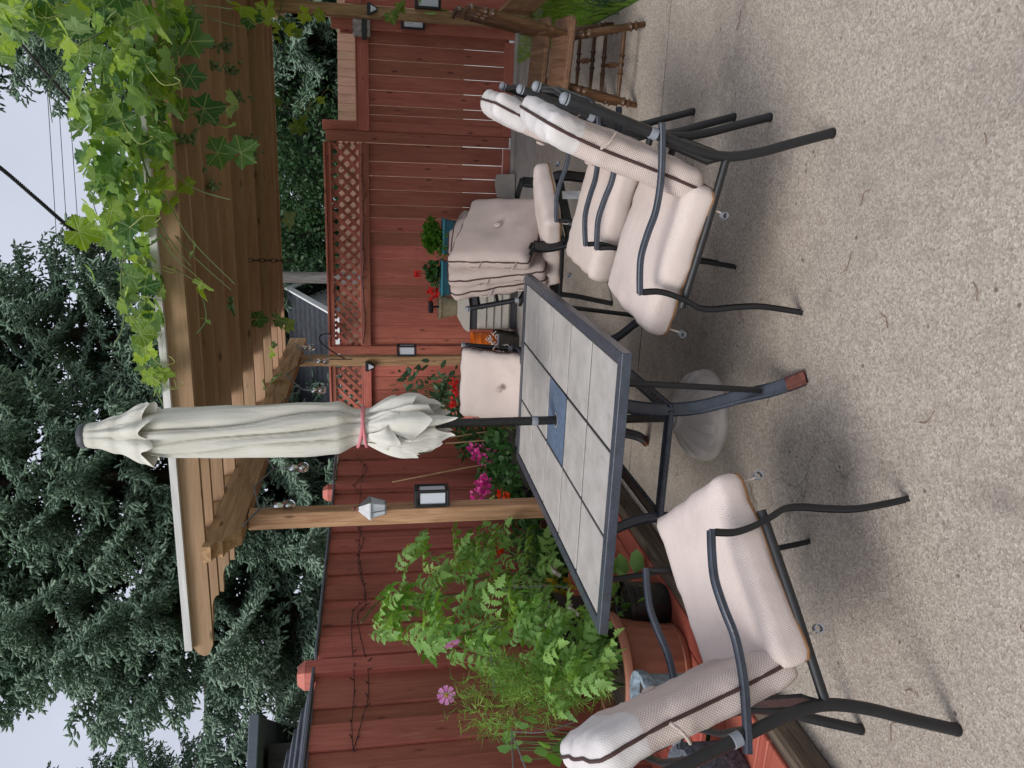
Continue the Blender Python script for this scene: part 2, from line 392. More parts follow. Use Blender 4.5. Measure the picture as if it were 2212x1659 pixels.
def fabric(name, light, dark, per=.0082, faded=None):
    n = NT(name); tc = n.n('TexCoord'); sx = n.n('SeparateXYZ'); n.l(tc.outputs['Object'], sx.inputs[0])
    k = 2 * math.pi / per
    s3 = [n.math('SINE', n.math('MULTIPLY', sx.outputs[i], k)) for i in range(3)]
    sn = n.n('SeparateXYZ'); n.l(tc.outputs['Normal'], sn.inputs[0]); n2 = [n.math('MULTIPLY', sn.outputs[i], sn.outputs[i]) for i in range(3)]
    t3 = [n.math('MULTIPLY', n.math('MULTIPLY', s3[(i + 1) % 3], s3[(i + 2) % 3]), n.maprange(n2[i], .34, .5, 0, 1)) for i in range(3)]
    p = n.math('ADD', n.math('ADD', t3[0], t3[1]), t3[2])
    w = n.maprange(p, -.3, .3, 0, 1)
    v = n.coord(rand=False); soil = n.noise(v, 5, 5)
    col = n.mix(dark, light, w)
    col = n.mix(col, tuple(x * .8 for x in dark), n.maprange(soil, .54, .74, 0, .42))
    if faded is not None:
        e = n.math('ADD', sx.outputs[2], n.math('MULTIPLY', n.math('SUBTRACT', n.noise(v, 9, 3), .5), .014))
        f = n.maprange(e, faded, faded + .006, 0, .88)
        st = n.ramp(n.noise(v, 14, 6, .75), [(.56, (.70, .67, .66)), (.64, (.60, .58, .575)), (.74, (.34, .35, .38))]); st = n.mix(st, (.55, .5, .48), n.math('MULTIPLY', n.math('SUBTRACT', 1., w), .35))
        col = n.mix(col, st, f)
    n.base(col, .9, .15); n.bump(n.math('ADD', n.math('MULTIPLY', w, .25), n.math('ADD', n.noise(v, 26, 3), n.math('MULTIPLY', n.noise(v, 7, 4, .6, .4), 1.5))), .5, .005)
    return n.m
CU_L, CU_D = (.72, .625, .58), (.46, .365, .325)
M_SEAT = fabric('woven_beige_seat', CU_L, (.60, .50, .455))
M_BACK = fabric('woven_beige_back', CU_L, CU_D, faded=.165)
M_CUSH = fabric('woven_beige_cushion', (.56, .465, .425), (.46, .37, .335), per=.005)
M_PIPE = plain('brown_piping', (.060, .028, .024), .8)
M_PIPEO = plain('tan_piping', (.22, .11, .045), .8)
M_CORD = plain('beige_cord', (.45, .38, .33), .85, var=.3, sc=120)

n = NT('canvas'); v = n.coord(rand=False)
c = n.ramp(n.noise(v, 4, 4), [(.3, (.57, .55, .485)), (.7, (.66, .645, .59))]); n.base(c, .85, .2)
vz = n.coord(scale=(16, 16, 1.6), rand=False); n.bump(n.math('ADD', n.math('MULTIPLY', n.noise(vz, 1.6, 5, .6, .6), 1.6), n.math('MULTIPLY', n.noise(v, 300, 2), .12)), .42, .016); M_CANVAS = n.m

n = NT('slate_tile'); v = n.coord(scale=(1, 1, 1)); c = n.ramp(n.noise(v, 9, 6, .6), [(.28, (.325, .305, .282)), (.5, (.40, .375, .35)), (.75, (.47, .445, .42))])
v2 = n.coord(scale=(8, 1.5, 1)); c = n.mix(c, (.20, .195, .19), n.maprange(n.noise(v2, 6, 5, .7), .60, .74, 0, .55))
n.base(c, .62, .25); n.bump(n.math('ADD', n.noise(v2, 8, 5, .7), n.noise(v, 30, 4)), .35, .003); M_TILE = n.m
M_TILEBLUE = plain('slate_blue_resin', (.105, .150, .225), .42, var=.10, sc=10, bump=.1)

def leafmat(name, a, b, back=None, trans=.35, rough=.5, tone=True, yellow=None):
    n = NT(name)
    if tone: at = n.n('Attribute', attribute_name='tone'); f = at.outputs['Fac']
    else: f = n.rnd()
    v = n.coord(rand=False); f2 = n.math('ADD', n.math('MULTIPLY', f, .75), n.math('MULTIPLY', n.noise(v, 30 if tone else 22, 3), .25))
    st = [(.12, a), (.5, tuple((p + q) * .42 for p, q in zip(a, b))), (.9, b)] + ([(.97, yellow)] if yellow else [])
    col = n.ramp(f2, st)
    if back is not None:
        g = n.n('NewGeometry'); col = n.mix(col, back, n.math('MULTIPLY', g.outputs['Backfacing'], .4))
    n.base(col, rough, .35)
    tr = n.n('BsdfTranslucent'); hb = n.n('HueSaturation'); hb.inputs['Value'].default_value = 2.0; hb.inputs['Saturation'].default_value = 1.12; hb.inputs['Hue'].default_value = .485
    n.l(col, hb.inputs['Color']); n.l(hb.outputs[0], tr.inputs['Color'])
    ms = n.n('MixShader'); ms.inputs[0].default_value = trans
    n.l(n.b.outputs[0], ms.inputs[1]); n.l(tr.outputs[0], ms.inputs[2]); n.l(ms.outputs[0], n.out.inputs['Surface'])
    return n.m
M_VINE = leafmat('grape_leaf', (.030, .10, .028), (.31, .45, .045), back=(.30, .41, .25), trans=.42, tone=False, rough=.38)
def add_veins(m):
    n = NT.__new__(NT); n.m = m; n.t = m.node_tree; n.b = next(q for q in n.t.nodes if q.type == 'BSDF_PRINCIPLED')
    tc = n.n('TexCoord'); sx = n.n('SeparateXYZ'); n.l(tc.outputs['Object'], sx.inputs[0]); best = None
    for a in (0, 58, -58, 118, -118):
        ca, sa = math.cos(rad(a)), math.sin(rad(a))
        al = n.math('ADD', n.math('MULTIPLY', sx.outputs[0], sa), n.math('MULTIPLY', sx.outputs[1], ca))
        ac = n.math('ABSOLUTE', n.math('SUBTRACT', n.math('MULTIPLY', sx.outputs[0], ca), n.math('MULTIPLY', sx.outputs[1], sa)))
        d = n.math('ADD', ac, n.math('MULTIPLY', n.math('LESS_THAN', al, 0.), 9.)); best = d if best is None else n.math('MINIMUM', best, d)
    f = n.maprange(best, .004, .018, .55, 0)
    lk = n.b.inputs['Base Color'].links[0]; src = lk.from_socket; tgts = [l.to_socket for l in n.t.links if l.from_socket == src]
    o = n.mix(src, (.42, .50, .22), f)
    for tg in tgts: n.l(o, tg)
    n.bump(n.math('ADD', n.math('MULTIPLY', f, -1.), n.noise(tc.outputs['Object'], 9, 3)), .5, .02)
add_veins(M_VINE)
M_VINES = leafmat('grape_leaf_mass', (.05, .13, .020), (.20, .34, .040), back=(.20, .30, .17), trans=.42)
M_TOM = leafmat('tomato_leaf', (.095, .24, .035), (.28, .48, .10), back=(.24, .42, .14), trans=.3, tone=False)
M_TOMS = leafmat('tomato_leaf_mass', (.075, .20, .035), (.21, .40, .10), back=(.20, .36, .14), trans=.3, yellow=(.34, .30, .05))
M_COSMOS = leafmat('feathery_leaf', (.085, .195, .030), (.23, .38, .075), trans=.3)
M_DKLEAF = leafmat('dark_leaf', (.022, .070, .018), (.060, .150, .040), trans=.2)
M_ROSELEAF = leafmat('grey_green_leaf', (.04, .095, .045), (.10, .18, .09), trans=.2)
M_SEDUM = leafmat('pale_green_leaf', (.07, .15, .04), (.16, .27, .09), trans=.25)
M_PARSLEY = leafmat('parsley_leaf', (.04, .15, .012), (.13, .31, .03), trans=.3)
M_GERL = leafmat('geranium_leaf', (.028, .095, .022), (.075, .185, .05), trans=.2)
M_HEDGE = leafmat('hedge_leaf', (.014, .045, .014), (.060, .130, .048), trans=.18, rough=.45)
M_GRASS = leafmat('grass_blade', (.14, .29, .03), (.34, .52, .08), trans=.3)
M_STRAP = leafmat('dark_blade', (.014, .045, .012), (.05, .115, .03), trans=.15)
M_YELLOWL = leafmat('yellow_leaf', (.42, .27, .03), (.58, .42, .06), trans=.3)
def petal(name, a, b): return leafmat(name, a, b, trans=.3, rough=.6)
M_PINK = petal('magenta_petal', (.58, .045, .26), (.78, .13, .42)); M_REDP = petal('red_petal', (.62, .012, .010), (.80, .05, .03))
M_COSP = petal('pink_petal', (.62, .17, .48), (.80, .36, .66)); M_ORP = petal('orange_red_petal', (.75, .06, .01), (.85, .14, .02))
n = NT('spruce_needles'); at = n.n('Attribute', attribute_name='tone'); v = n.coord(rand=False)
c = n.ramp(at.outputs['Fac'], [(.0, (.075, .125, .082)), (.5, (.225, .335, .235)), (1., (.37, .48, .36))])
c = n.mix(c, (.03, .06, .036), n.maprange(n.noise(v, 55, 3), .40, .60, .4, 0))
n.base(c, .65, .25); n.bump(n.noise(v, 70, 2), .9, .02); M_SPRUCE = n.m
M_GRAPE = plain('unripe_grape', (.12, .165, .07), .35, var=.3)

# ------------------------------------------------------------------ setting
def plate(name, pts, z, m, kind='structure', depth=.0):
    mb = MB(); n = len(pts)
    if depth:
        mb.add([(x, y, z) for x, y in pts] + [(x, y, z - depth) for x, y in pts],
               [tuple(range(n))] + [tuple(range(n, 2 * n))[::-1]] + [(i, i + n, (i + 1) % n + n, (i + 1) % n) for i in range(n)])
    else: mb.add([(x, y, z) for x, y in pts], [tuple(range(n))])
    o = mb.obj(name, m); o['kind'] = kind; return o
plate('ground', [(-150, -60), (150, -60), (150, 240), (-150, 240)], -.12, M_EARTH)
plate('alley', [(-60, 8.9), (60, 8.9), (60, 14.4), (-60, 14.4)], -.10, M_ALLEY)
LX = .86                                    # edge between paving and lawn
plate('patio_slab', [(-2.02, -6), (4.5, -6), (4.5, 4.127), (-2.02, 4.127)], 0, M_CONC, depth=.11)
plate('patio_slab', [(-2.25, 4.142), (LX, 4.142), (LX, 7.42), (-2.25, 7.42)], 0, M_CONC, depth=.11)
plate('patio_slab', [(-2.25, 7.435), (1.45, 7.435), (1.45, 8.40), (-2.25, 8.40)], .003, M_CONC2, depth=.11)
plate('lawn', [(LX + .01, 4.142), (9, 4.142), (9, 8.40), (1.46, 8.40), (1.46, 7.43), (LX + .01, 7.43)], -.02, M_EARTH)
plate('planting_bed', [(-3.0, 3.0), (-2.27, 3.0), (-2.27, 8.5), (-3.0, 8.5)], -.03, M_SOIL)
MB().box((-.75, 8.475, .0), (4.4, .12, .09), .012).obj('curb', M_CONC2, kind='structure')

# lawn and joint weeds
def blades(name, pos, h, w, m, lean=.5, seg=3, label=None):
    n = len(pos); az = rs.rand(n) * 6.283; ln = lean * (.3 + rs.rand(n)); H = h * (.6 + .7 * rs.rand(n)); W = w * (.7 + .6 * rs.rand(n))
    dx, dy = np.cos(az), np.sin(az); V = np.zeros((n, 2 * seg + 1, 3))
    for i in range(seg + 1):
        t = i / seg; off = (ln * H * t * t)[:, None]; c = pos + np.stack([dx, dy, 0 * dx], 1) * off; c[:, 2] += H * t * (1 - .25 * ln * t)
        side = np.stack([-dy, dx, 0 * dx], 1) * (W * (1 - t) / 2)[:, None]
        if i < seg: V[:, 2 * i] = c - side; V[:, 2 * i + 1] = c + side
        else: V[:, 2 * seg] = c
    T = []
    for i in range(seg - 1): T += [(2 * i, 2 * i + 1, 2 * i + 3), (2 * i, 2 * i + 3, 2 * i + 2)]
    T.append((2 * seg - 2, 2 * seg - 1, 2 * seg)); T = np.array(T)
    F = (T[None] + (np.arange(n) * (2 * seg + 1))[:, None, None]).reshape(-1, 3)
    return npmesh(name, V.reshape(-1, 3), F, m, np.repeat(rs.rand(n), 2 * seg + 1))
p = np.stack([LX + .02 + rs.rand(26000) ** 1.3 * 3.2, 4.6 + rs.rand(26000) * 3.8, np.full(26000, -.02)], 1)
link('grass', blades('grass', p, .075, .006, M_GRASS), kind='stuff')
p = np.concatenate([np.stack([-1.2 + rs.rand(900) * 2.1, 4.134 + rs.randn(900) * .007, np.full(900, -.03)], 1)])
p = p[(np.sin(p[:, 0] * 9) + np.sin(p[:, 0] * 23 + 1)) > .5]
link('joint_weeds', blades('joint_weeds', p, .05, .006, M_STRAP, 1.4), kind='stuff')
# dry needles and twigs scattered on the paving
mb = MB()
for i in range(30):
    x, y = R_.uniform(-1.9, .8), R_.uniform(.9, 4.0); a = R_.uniform(0, 6.3); l = R_.uniform(.02, .09)
    mb.tube(catmull([(x, y, .003), (x + l * .5 * math.cos(a), y + l * .5 * math.sin(a), .006), (x + l * math.cos(a + .5), y + l * math.sin(a + .5), .003)], 3), .0012, 4)
mb.obj('fallen_twigs', plain('dry_twig', (.16, .09, .05), .9, var=.4), kind='stuff')

# ------------------------------------------------------------------ planks
_pc = {}
def plank(name, d, c, mats, parent=None, rot=None, ch=.004, smooth=0, **kw):
    ax = 'xyz'[int(np.argmax(d))]; m = mats[ax] if isinstance(mats, dict) else mats
    k = (tuple(round(q, 4) for q in d), m.name, ch)
    if k not in _pc: _pc[k] = MB().box((0, 0, 0), d, ch).mesh(name, m)
    return link(name, _pc[k], parent, c, rot, **kw)

# back fence: gate at the right, lattice-topped panels to its left
YF = 8.57
fx = lambda y: AY(900, y, YF)[0]
t = thing('lattice_fence', 'red stained board fence with lattice top behind the storage box', 'fence', (-1.3, YF, 0))
def at_t(v): return (v[0] + 1.3, v[1] - YF, v[2])
def F(name, d, c, mats=M_RED, rot=None, parent=None, ch=.004): return plank(name, d, at_t(c), mats, parent or t, rot, ch)
seams = [313, 352, 383, 413, 445, 473, 503, 533, 560, 593, 616, 646, 673, 703, 730, 745]
for a, b in zip(seams[:-1], seams[1:]):
    x0, x1 = fx(b), fx(a); g = R_.choice((.003, .004, .006, .007))
    F('board', (round(x1 - x0 - g, 3), .018, 1.47), ((x0 + x1) / 2, YF + .012 + R_.uniform(-.002, .002), .12 + .735))
for a, b in zip([763, 788, 813, 841, 866], [788, 813, 841, 866, 884]):
    x0, x1 = fx(b), fx(a)
    F('board', (round(x1 - x0 - .004, 3), .018, 1.47), ((x0 + x1) / 2, YF + .012, .12 + .735))
XL, XR, XM = fx(884), fx(289), fx(754)
F('post', (.09, .09, 1.99), (fx(754), YF + .005, .99)); F('post', (.10, .09, 1.99), (fx(278), YF + .03, .995))
F('stile', (fx(289) - fx(312), .035, 1.90), ((fx(289) + fx(312)) / 2, YF - .022, .06 + .95))
for (xa, xb) in ((XM + .047, fx(314)), (XL, XM - .047)):
    F('bottom_rail', (xb - xa, .04, .105), ((xa + xb) / 2, YF - .02, .065))
    F('middle_rail', (xb - xa, .04, .088), ((xa + xb) / 2, YF - .022, 1.570))
    F('lattice_sill', (xb - xa, .05, .018), ((xa + xb) / 2, YF + .0, 1.626))
    F('top_rail', (xb - xa, .035, .05), ((xa + xb) / 2, YF - .006, 1.94))
    F('cap_rail', (xb - xa, .085, .022), ((xa + xb) / 2, YF + .0, 1.977))
    z0, z1 = 1.637, 1.914; pitch = .118
    for sgn, yo in ((1, -.004), (-1, .005)):
        k = xa - (z1 - z0) + .03
        while k < xb + (z1 - z0):
            # slat along (1, sgn) passing the sill at x = k
            s0, s1 = 0., z1 - z0
            if sgn > 0: lo, hi = max(0, xa - k), min(s1, xb - k)
            else: lo, hi = max(0, k - xb), min(s1, k - xa)
            if hi - lo > .03:
                m0 = (lo + hi) / 2; xm = k + sgn * m0; ln = (hi - lo) * 1.4142 + .0
                F('lattice_slat', (.036, .008, round(ln, 3)), (xm, YF + .004 + yo, z0 + m0), M_RED, (0, sgn * rad(45), 0), ch=0)
            k += pitch * 1.0
# gate
t = thing('garden_gate', 'red stained board gate with low top rail and latch between two posts', 'gate', (-1.3, YF, 0))
sg = [58, 100, 134, 166, 199, 232, 252, 271, 287]
for i, (a, b) in enumerate(zip(sg[:-1], sg[1:])):
    x0, x1 = fx(b), fx(a)
    F('board', (round(x1 - x0 - (.003, .006, .005, .006, .006, .005, .006, .004)[i], 3), .018, 1.50), ((x0 + x1) / 2, YF + .012, .09 + .75))
F('top_rail', (fx(66) - fx(288), .045, .115), ((fx(66) + fx(288)) / 2, YF - .020, 1.575))
F('rail_cap', (fx(66) - fx(288), .07, .02), ((fx(66) + fx(288)) / 2, YF - .01, 1.643))
F('bottom_rail', (fx(80) - fx(288), .04, .125), ((fx(80) + fx(288)) / 2, YF - .018, .075))
F('gate_stile', (.105, .05, 1.86), (fx(62), YF - .03, .95))
F('gate_stile', (.05, .045, 1.70), (fx(75), YF + .04, .95))
hz = AY(795, 62, YF - .06)
mb = MB().box(at_t((hz[0], YF - .075, 1.585)), (.16, .03, .17), .004); mb.obj('latch_plate', plain('weathered_latch', (.33, .29, .28), .5, metal=.4, var=.5, sc=30), t)
MB().box(at_t((hz[0] + .02, YF - .10, 1.56)), (.26, .022, .05), .004).obj('latch_bolt', M_BLACK, t)
# fence beyond the gate
t = thing('side_fence', 'red board fence continuing right of the gate post', 'fence', (-1.3, YF, 0))
for k in range(9):
    F('board', (.15, .018, 1.7), (1.44 + .157 * k, YF + .10, .9))
F('top_rail', (1.4, .04, .09), (2.05, YF + .07, 1.62)); F('post', (.09, .09, 1.95), (1.285, YF + .06, .975))
t = thing('gate_post', 'light cedar post beside the gate latch carrying a small lamp', 'post', (fx(38), YF - .05, 0))
plank('post_timber', (.11, .09, 1.93), (0, 0, .965), M_CED, t)

# left fence: boards lapped on boards, capped in metal, with three line posts
XF = -3.0
fy = lambda y: AX(800, y, XF)[1]
t = thing('board_fence', 'dark red lapped board fence with grey capping behind the tomato plants', 'fence', (XF, 5.5, 0))
def at_f(v): return (v[0] - XF, v[1] - 5.5, v[2])
bs = [905, 917, 930, 945, 960, 975, 991, 1007, 1025, 1039, 1063, 1081, 1100, 1122, 1144, 1166, 1189, 1211, 1236, 1263, 1289, 1316, 1344, 1376, 1411]
def fboards(bs, ztop):
    for i, (a, b) in enumerate(zip(bs[:-1], bs[1:])):
        y1, y0 = fy(a), fy(b); up = i % 2
        zt = ztop((y0 + y1) / 2)
        plank('board', (.02, round(y1 - y0 + (.03 if up else -.008), 3), round(zt + .03, 2)), at_f((XF - (.0 if up else .022), (y0 + y1) / 2, (zt - .03) / 2)), M_REDL, t)
fboards(bs, lambda y: 1.86)
bs2 = [1441, 1476, 1519, 1563, 1609, 1656, 1706, 1760, 1820, 1886, 1960, 2050]
fboards(bs2, lambda y: 1.86)
ya, yb, yc = fy(905), fy(1041), fy(1411)
plank('capping', (.075, ya - yb, .018), at_f((XF - .005, (ya + yb) / 2, 1.885)), M_CAPBLUE, t)
plank('capping', (.075, yb - yc - .07, .018), at_f((XF - .005, (yb - .07 + yc) / 2, 1.872)), M_CAPBLUE, t)
y0, y1 = fy(1441), fy(2050)
plank('capping', (.075, y0 - y1, .018), at_f((XF - .005, (y0 + y1) / 2, 1.876)), M_CAPBLUE, t)
def fence_post(y, zt, w=.115):
    mb = MB(); h = w / 2; c = .028
    for zz, q in (((-.05), h), (zt - .05, h)): pass
    mb.box((0, 0, (zt - .06) / 2), (w, w, zt - .06), .004)
    mb.lathe([(h * 1.4142, zt - .0605), (h * 1.4142 - c * 1.2, zt - .015), (0.001, zt - .012)], (0, 0, 0), 4, Matrix.Rotation(rad(45), 3, 'Z'))
    o = mb.obj('post', M_REDL['z'], t, loc=at_f((XF - .035, y, 0))); return o
fence_post(AX(680, 1447, XF)[1], 1.985, .125); fence_post(AX(700, 1057, XF)[1], 1.985, .12)

# little fairy-light string stapled along the left fence
mb = MB(); pts = [AX(x, y, XF + .025) for x, y in ((763, 1623), (760, 1560), (765, 1500), (764, 1440), (760, 1380), (763, 1320), (790, 1290), (778, 1240), (774, 1200), (785, 1165), (768, 1120), (790, 1085), (767, 1050), (792, 1015), (770, 985))]
pts = [Vector(q) for q in pts]; mb.tube(catmull(pts, 8), .0028, 5)
pts2 = [Vector(AX(x, y, XF + .022)) for x, y in ((763, 1623), (785, 1545), (796, 1500), (794, 1440), (788, 1415), (772, 1330), (790, 1300), (775, 1190), (780, 1140), (777, 1090), (786, 1000))]
mb.tube(catmull(pts2, 8), .0025, 5)
allp = catmull(pts, 8) + catmull(pts2, 8)
for i in range(0, len(allp), 4):
    q = allp[i]; mb.tube([q, q + Vector((.018, R_.uniform(-.02, .02), R_.uniform(-.03, .03)))], .0035, 5)
tag(mb.obj('fairy_lights', M_WIRE), 'thin brown fairy light wire zigzagging along the left fence', 'string light')
mb = MB(); pts = [Vector(AY(x, y, YF - .046)) for x, y in ((785, 335), (783, 380), (787, 420), (784, 450), (787, 480), (784, 520), (788, 560), (783, 600), (786, 650), (789, 700), (785, 740))]
pp = catmull(pts, 6); mb.tube(pp, .0025, 5)
for i in range(0, len(pp), 3): mb.tube([pp[i], pp[i] + Vector((R_.uniform(-.02, .02), -.012, R_.uniform(-.03, .03)))], .0035, 5)
tag(mb.obj('fairy_lights', M_WIRE), 'thin dark fairy light wire along the rail under the lattice', 'string light')

# raised deck at the left
t = thing('low_deck', 'low red painted deck with weathered timber edge under the flower pots', 'deck', (-2.4, 3, 0))
def at_d(v): return (v[0] + 2.4, v[1] - 3, v[2])
ZD = .125
MB().box(at_d((-1.985, 2.35, .055)), (.10, 4.4, .11), .012).obj('edge_timber', M_TIMBER, t)
MB().box(at_d((-2.035, 2.35, .068)), (.02, 4.3, .09), .002).obj('fascia', M_DECK['y'], t)
for k in range(8):
    plank('deck_board', (.118, 1.72, .028), at_d((-1.992 - .05 - .126 * k, 3.46, ZD - .014)), M_DECK, t)
yy = 2.525
for w in (.105, .14, .115, .06, .14, .12, .14, .135, .14, .12, .14, .14, .14):
    plank('deck_board', (1.0, round(w - .007, 3), .028), at_d((-2.49, yy - w / 2, ZD - .014)), M_DECK, t); yy -= w
for k in range(3): plank('joist', (.9, .04, .09), at_d((-2.5, 2.9 + .5 * k, .05)), M_DECK, t)

# ------------------------------------------------------------------ pergola
t = thing('pergola', 'cedar pergola of stacked rafters on three posts over the patio', 'pergola', (-2.09, 4.29, 0))
O = Vector((-2.09, 4.29, 0))
def W(*v): return tuple(Vector(v) - O)
for (x, y, z) in ((-2.095, 4.285, 2.225), (-2.10, 7.86, 2.235), (1.155, 7.72, 2.42)):
    plank('post', (.098, .098, z), W(x, y, z / 2), M_CED, t, ch=.005)
def girder(x, y0, y1, zb, zt, w):
    pr = [(y1, zb), (y1, zt), (y0, zt), (y0, zt - .045)]
    a = []
    for k in range(9): u = k / 8; a.append((y0 + .03 + .05 * u + .02 * math.sin(u * 6.28), zt - .045 - .055 * u - .012 * math.sin(u * 3.14)))
    for k in range(9): u = k / 8; a.append((y0 + .085 + .10 * u, zt - .10 - (zt - .10 - zb) * (u ** 1.6)))
    return MB().prism(pr + a, x - w / 2, x + w / 2, 'x')
girder(-2.045 - .045, 3.87, 8.62, 2.232, 2.405, .09).obj('girder', M_CED['y'], t, loc=tuple(-O))
girder(1.20, 3.9, 8.5, 2.32, 2.42, .09).obj('girder', M_BEAM['y'], t, loc=tuple(-O))
MB().box(W(-2.12, 6.2, 2.452), (.04, 4.45, .088), .003).obj('plate', M_CED['y'], t)
def rafter(y, zb, zt, xl, xr, th, step):
    h = zt - zb; pl = [(xr, zb), (xr, zt), (xl + .06, zt)]
    if step == 0: pl += [(xl + .02, zt - .02), (xl, zt - .05), (xl + .005, zt - .075), (xl + .03, zb + .015), (xl + .07, zb)]
    else:
        for k in range(7): u = k / 6 * math.pi / 2; pl.append((xl + .05 * (1 - math.sin(u)), zt - .02 - h * .45 * (1 - math.cos(u))))
        pl += [(xl + .05, zt - .02 - h * .47), (xl + .09, zt - .02 - h * .47)]
        for k in range(7): u = k / 6 * math.pi / 2; pl.append((xl + .09 + .10 * math.sin(u), zb + h * .36 * math.cos(u) - .0))
    return MB().prism(pl, y, y + th, 'y')
YR = [3.92, 4.20, 4.55, 4.95, 5.42, 5.95, 6.50, 7.04, 7.50, 7.87, 8.16]
for i, y in enumerate(YR):
    rafter(y, 2.406 if i else 2.396, 2.52 if i else 2.500, -2.72 if i else -2.74, 2.6, .042, 0 if i == 0 else 1).obj('rafter', M_BEAM['x'], t, loc=tuple(-O))
# boards added over the rafters, under the vine, to keep light off them
for i, (y0, y1) in enumerate(zip(YR[:-1], YR[1:])):
    nb = max(1, round((y1 - y0) / .21)); w = (y1 - y0) / nb
    for k in range(nb): MB().box(W(.45, y0 + .02 + w * (k + .5), 2.535), (4.3, w * .76, .026), .003).obj('shade_board', M_BEAM['x'], t)
# pale strip along the top front edge
mb = MB(); y = 3.90
mb.add([(-2.68, y - .012, 2.500), (2.6, y - .012, 2.487), (2.6, y - .012, 2.512), (-2.68, y - .012, 2.538), (-2.68, y + .06, 2.500), (2.6, y + .06, 2.487), (2.6, y + .06, 2.515), (-2.68, y + .06, 2.545)],
       [(0, 1, 2, 3), (7, 6, 5, 4), (0, 4, 5, 1), (3, 2, 6, 7), (0, 3, 7, 4), (1, 5, 6, 2)])
mb.obj('top_trim', M_WHITEWOOD, t, loc=tuple(-O))
for (x, y) in ((461, 1050), (486, 1055)):
    q = AX(x, y, -2.043); MB().lathe([(.013, 0), (.013, .006), (.006, .010)], W(*q), 10, Matrix.Rotation(rad(90), 3, 'Y'), capt=True).obj('bolt', M_GALV, t, smooth=40)
# hanging hooks, bracket and chain
mb = MB(); a = AX(735, 776, -2.04); b = AX(690, 735, -1.72); Pq = Vector(a); Qv = Vector(b)
mb.bar([Pq + Vector((0, 0, .18)), Pq - Vector((0, 0, .12))], .02, .006, (0, 1, 0))
mb.tube(catmull([Pq - Vector((0, 0, .05)), (Pq + Qv) / 2, Qv, Qv + Vector((.05, 0, -.02)), Qv + Vector((.06, 0, -.09)), Qv + Vector((.02, 0, -.10))], 5), .006, 7)
tag(mb.obj('plant_bracket', M_BLACK, smooth=40), 'slim black plant hanger bracket on the far left pergola post', 'bracket')
def chain(p0, n, r=.012, ln=.03):
    mb = MB()
    for i in range(n):
        c = Vector(p0) - Vector((0, 0, ln * 1.05 * i)); u = Vector((1, 0, 0)) if i % 2 else Vector((0, 1, 0))
        mb.tube([c + u * (r * math.cos(a)) + Vector((0, 0, ln * .78 * math.sin(a))) for a in np.linspace(0, 6.283, 11)[:-1]], .0032, 5, close=True)
    return mb
tag(chain(AY(528, 562, 6.4), 9, .014, .042).obj('hanging_chain', M_CHAIN, smooth=60), 'short rusty chain hanging under the pergola rafters', 'chain')

# ------------------------------------------------------------------ lamps on posts
def box_lamp(loc, d, label, face, group='box lamps on the posts', rz=0.):
    t = thing('box_lamp', label, 'lamp', loc, rz, group)
    w, dp, h = d
    mb = MB().box((0, 0, h / 2 - .011), (w, dp, .022), .003).box((0, 0, -h / 2 + .008), (w, dp, .016), .003)
    for sx in (-1, 1):
        for sy in (-1, 1): mb.box((sx * (w / 2 - .008), sy * (dp / 2 - .008), 0), (.0155, .0155, h - .04), 0)
    mb.box((-w / 2 + .004, 0, 0), (.007, dp - .034, h - .042), 0); mb.obj('frame', M_BLACKLAMP, t)
    MB().box((.0, 0, -.004), (w - .02, dp - .02, h - .055), .002).obj('frosted_panel', M_FROST, t)
    return t
q = AX(934, 1080, -1.99); box_lamp((-1.985, 4.285, q[2]), (.105, .105, .205), 'large black box lamp on the near left pergola post', 1)
q = AX(880, 768, -2.0); box_lamp((-1.992, 7.86, q[2]), (.11, .11, .20), 'black box lamp on the far left pergola post', 1)
q = AY(892, 50, YF - .14); box_lamp((fx(48) , YF - .135, q[2]), (.17, .06, .235), 'black box lamp on the light post beside the garden gate', 1)
q = AY(925, 4, 7.6); box_lamp((1.265, 7.66, q[2]), (.12, .12, .23), 'black box lamp high on the right pergola post', 1)
def wedge_lamp(loc, label):
    t = thing('wedge_lamp', label, 'lamp', loc, 0, 'small wedge solar lamps')
    MB().prism([(-.045, .03), (.045, .03), (.05, .005), (.012, -.062), (-.012, -.062), (-.05, .005)], -.055, 0., 'y').obj('lamp_body', M_BLACKLAMP, t)
    MB().prism([(-.030, -.002), (.030, -.002), (.006, -.050), (-.006, -.050)], -.058, -.056, 'y').obj('lens', M_FROST, t)
q = AY(796, 790, 7.80); wedge_lamp((q[0], 7.808, q[2]), 'small wedge solar lamp on the far left pergola post')
q = AY(800, 20, 7.66); wedge_lamp((q[0], 7.668, q[2]), 'small wedge solar lamp on the right pergola post')
q = AX(806, 1088, -2.0)
t = thing('carriage_lantern', 'grey carriage lantern with pointed finial on the near left pergola post', 'lantern', (-2.012, 4.20, q[2]))
R45 = Matrix.Rotation(rad(45), 3, 'Z')
MB().lathe([(.018, .085), (.075, .02), (.078, .012), (.001, .012)], (0, 0, 0), 4, R45).obj('roof', M_GALV, t)
MB().lathe([(.001, -.075), (.045, -.075), (.047, -.066), (.001, -.066)], (0, 0, 0), 4, R45).obj('base', M_GALV, t)
MB().lathe([(.040, -.066), (.064, .012)], (0, 0, 0), 4, R45).obj('glass_pane', M_FROST, t)
for k in range(4):
    a = rad(90 * k); MB().tube([(.042 * math.cos(a), .042 * math.sin(a), -.068), (.067 * math.cos(a), .067 * math.sin(a), .012)], .004, 5).obj('frame_bar', M_GALV, t)
MB().lathe([(.001, .135), (.006, .118), (.013, .108), (.007, .10), (.016, .095), (.018, .085)], (0, 0, 0), 10).obj('finial', M_RUST, t, smooth=50)
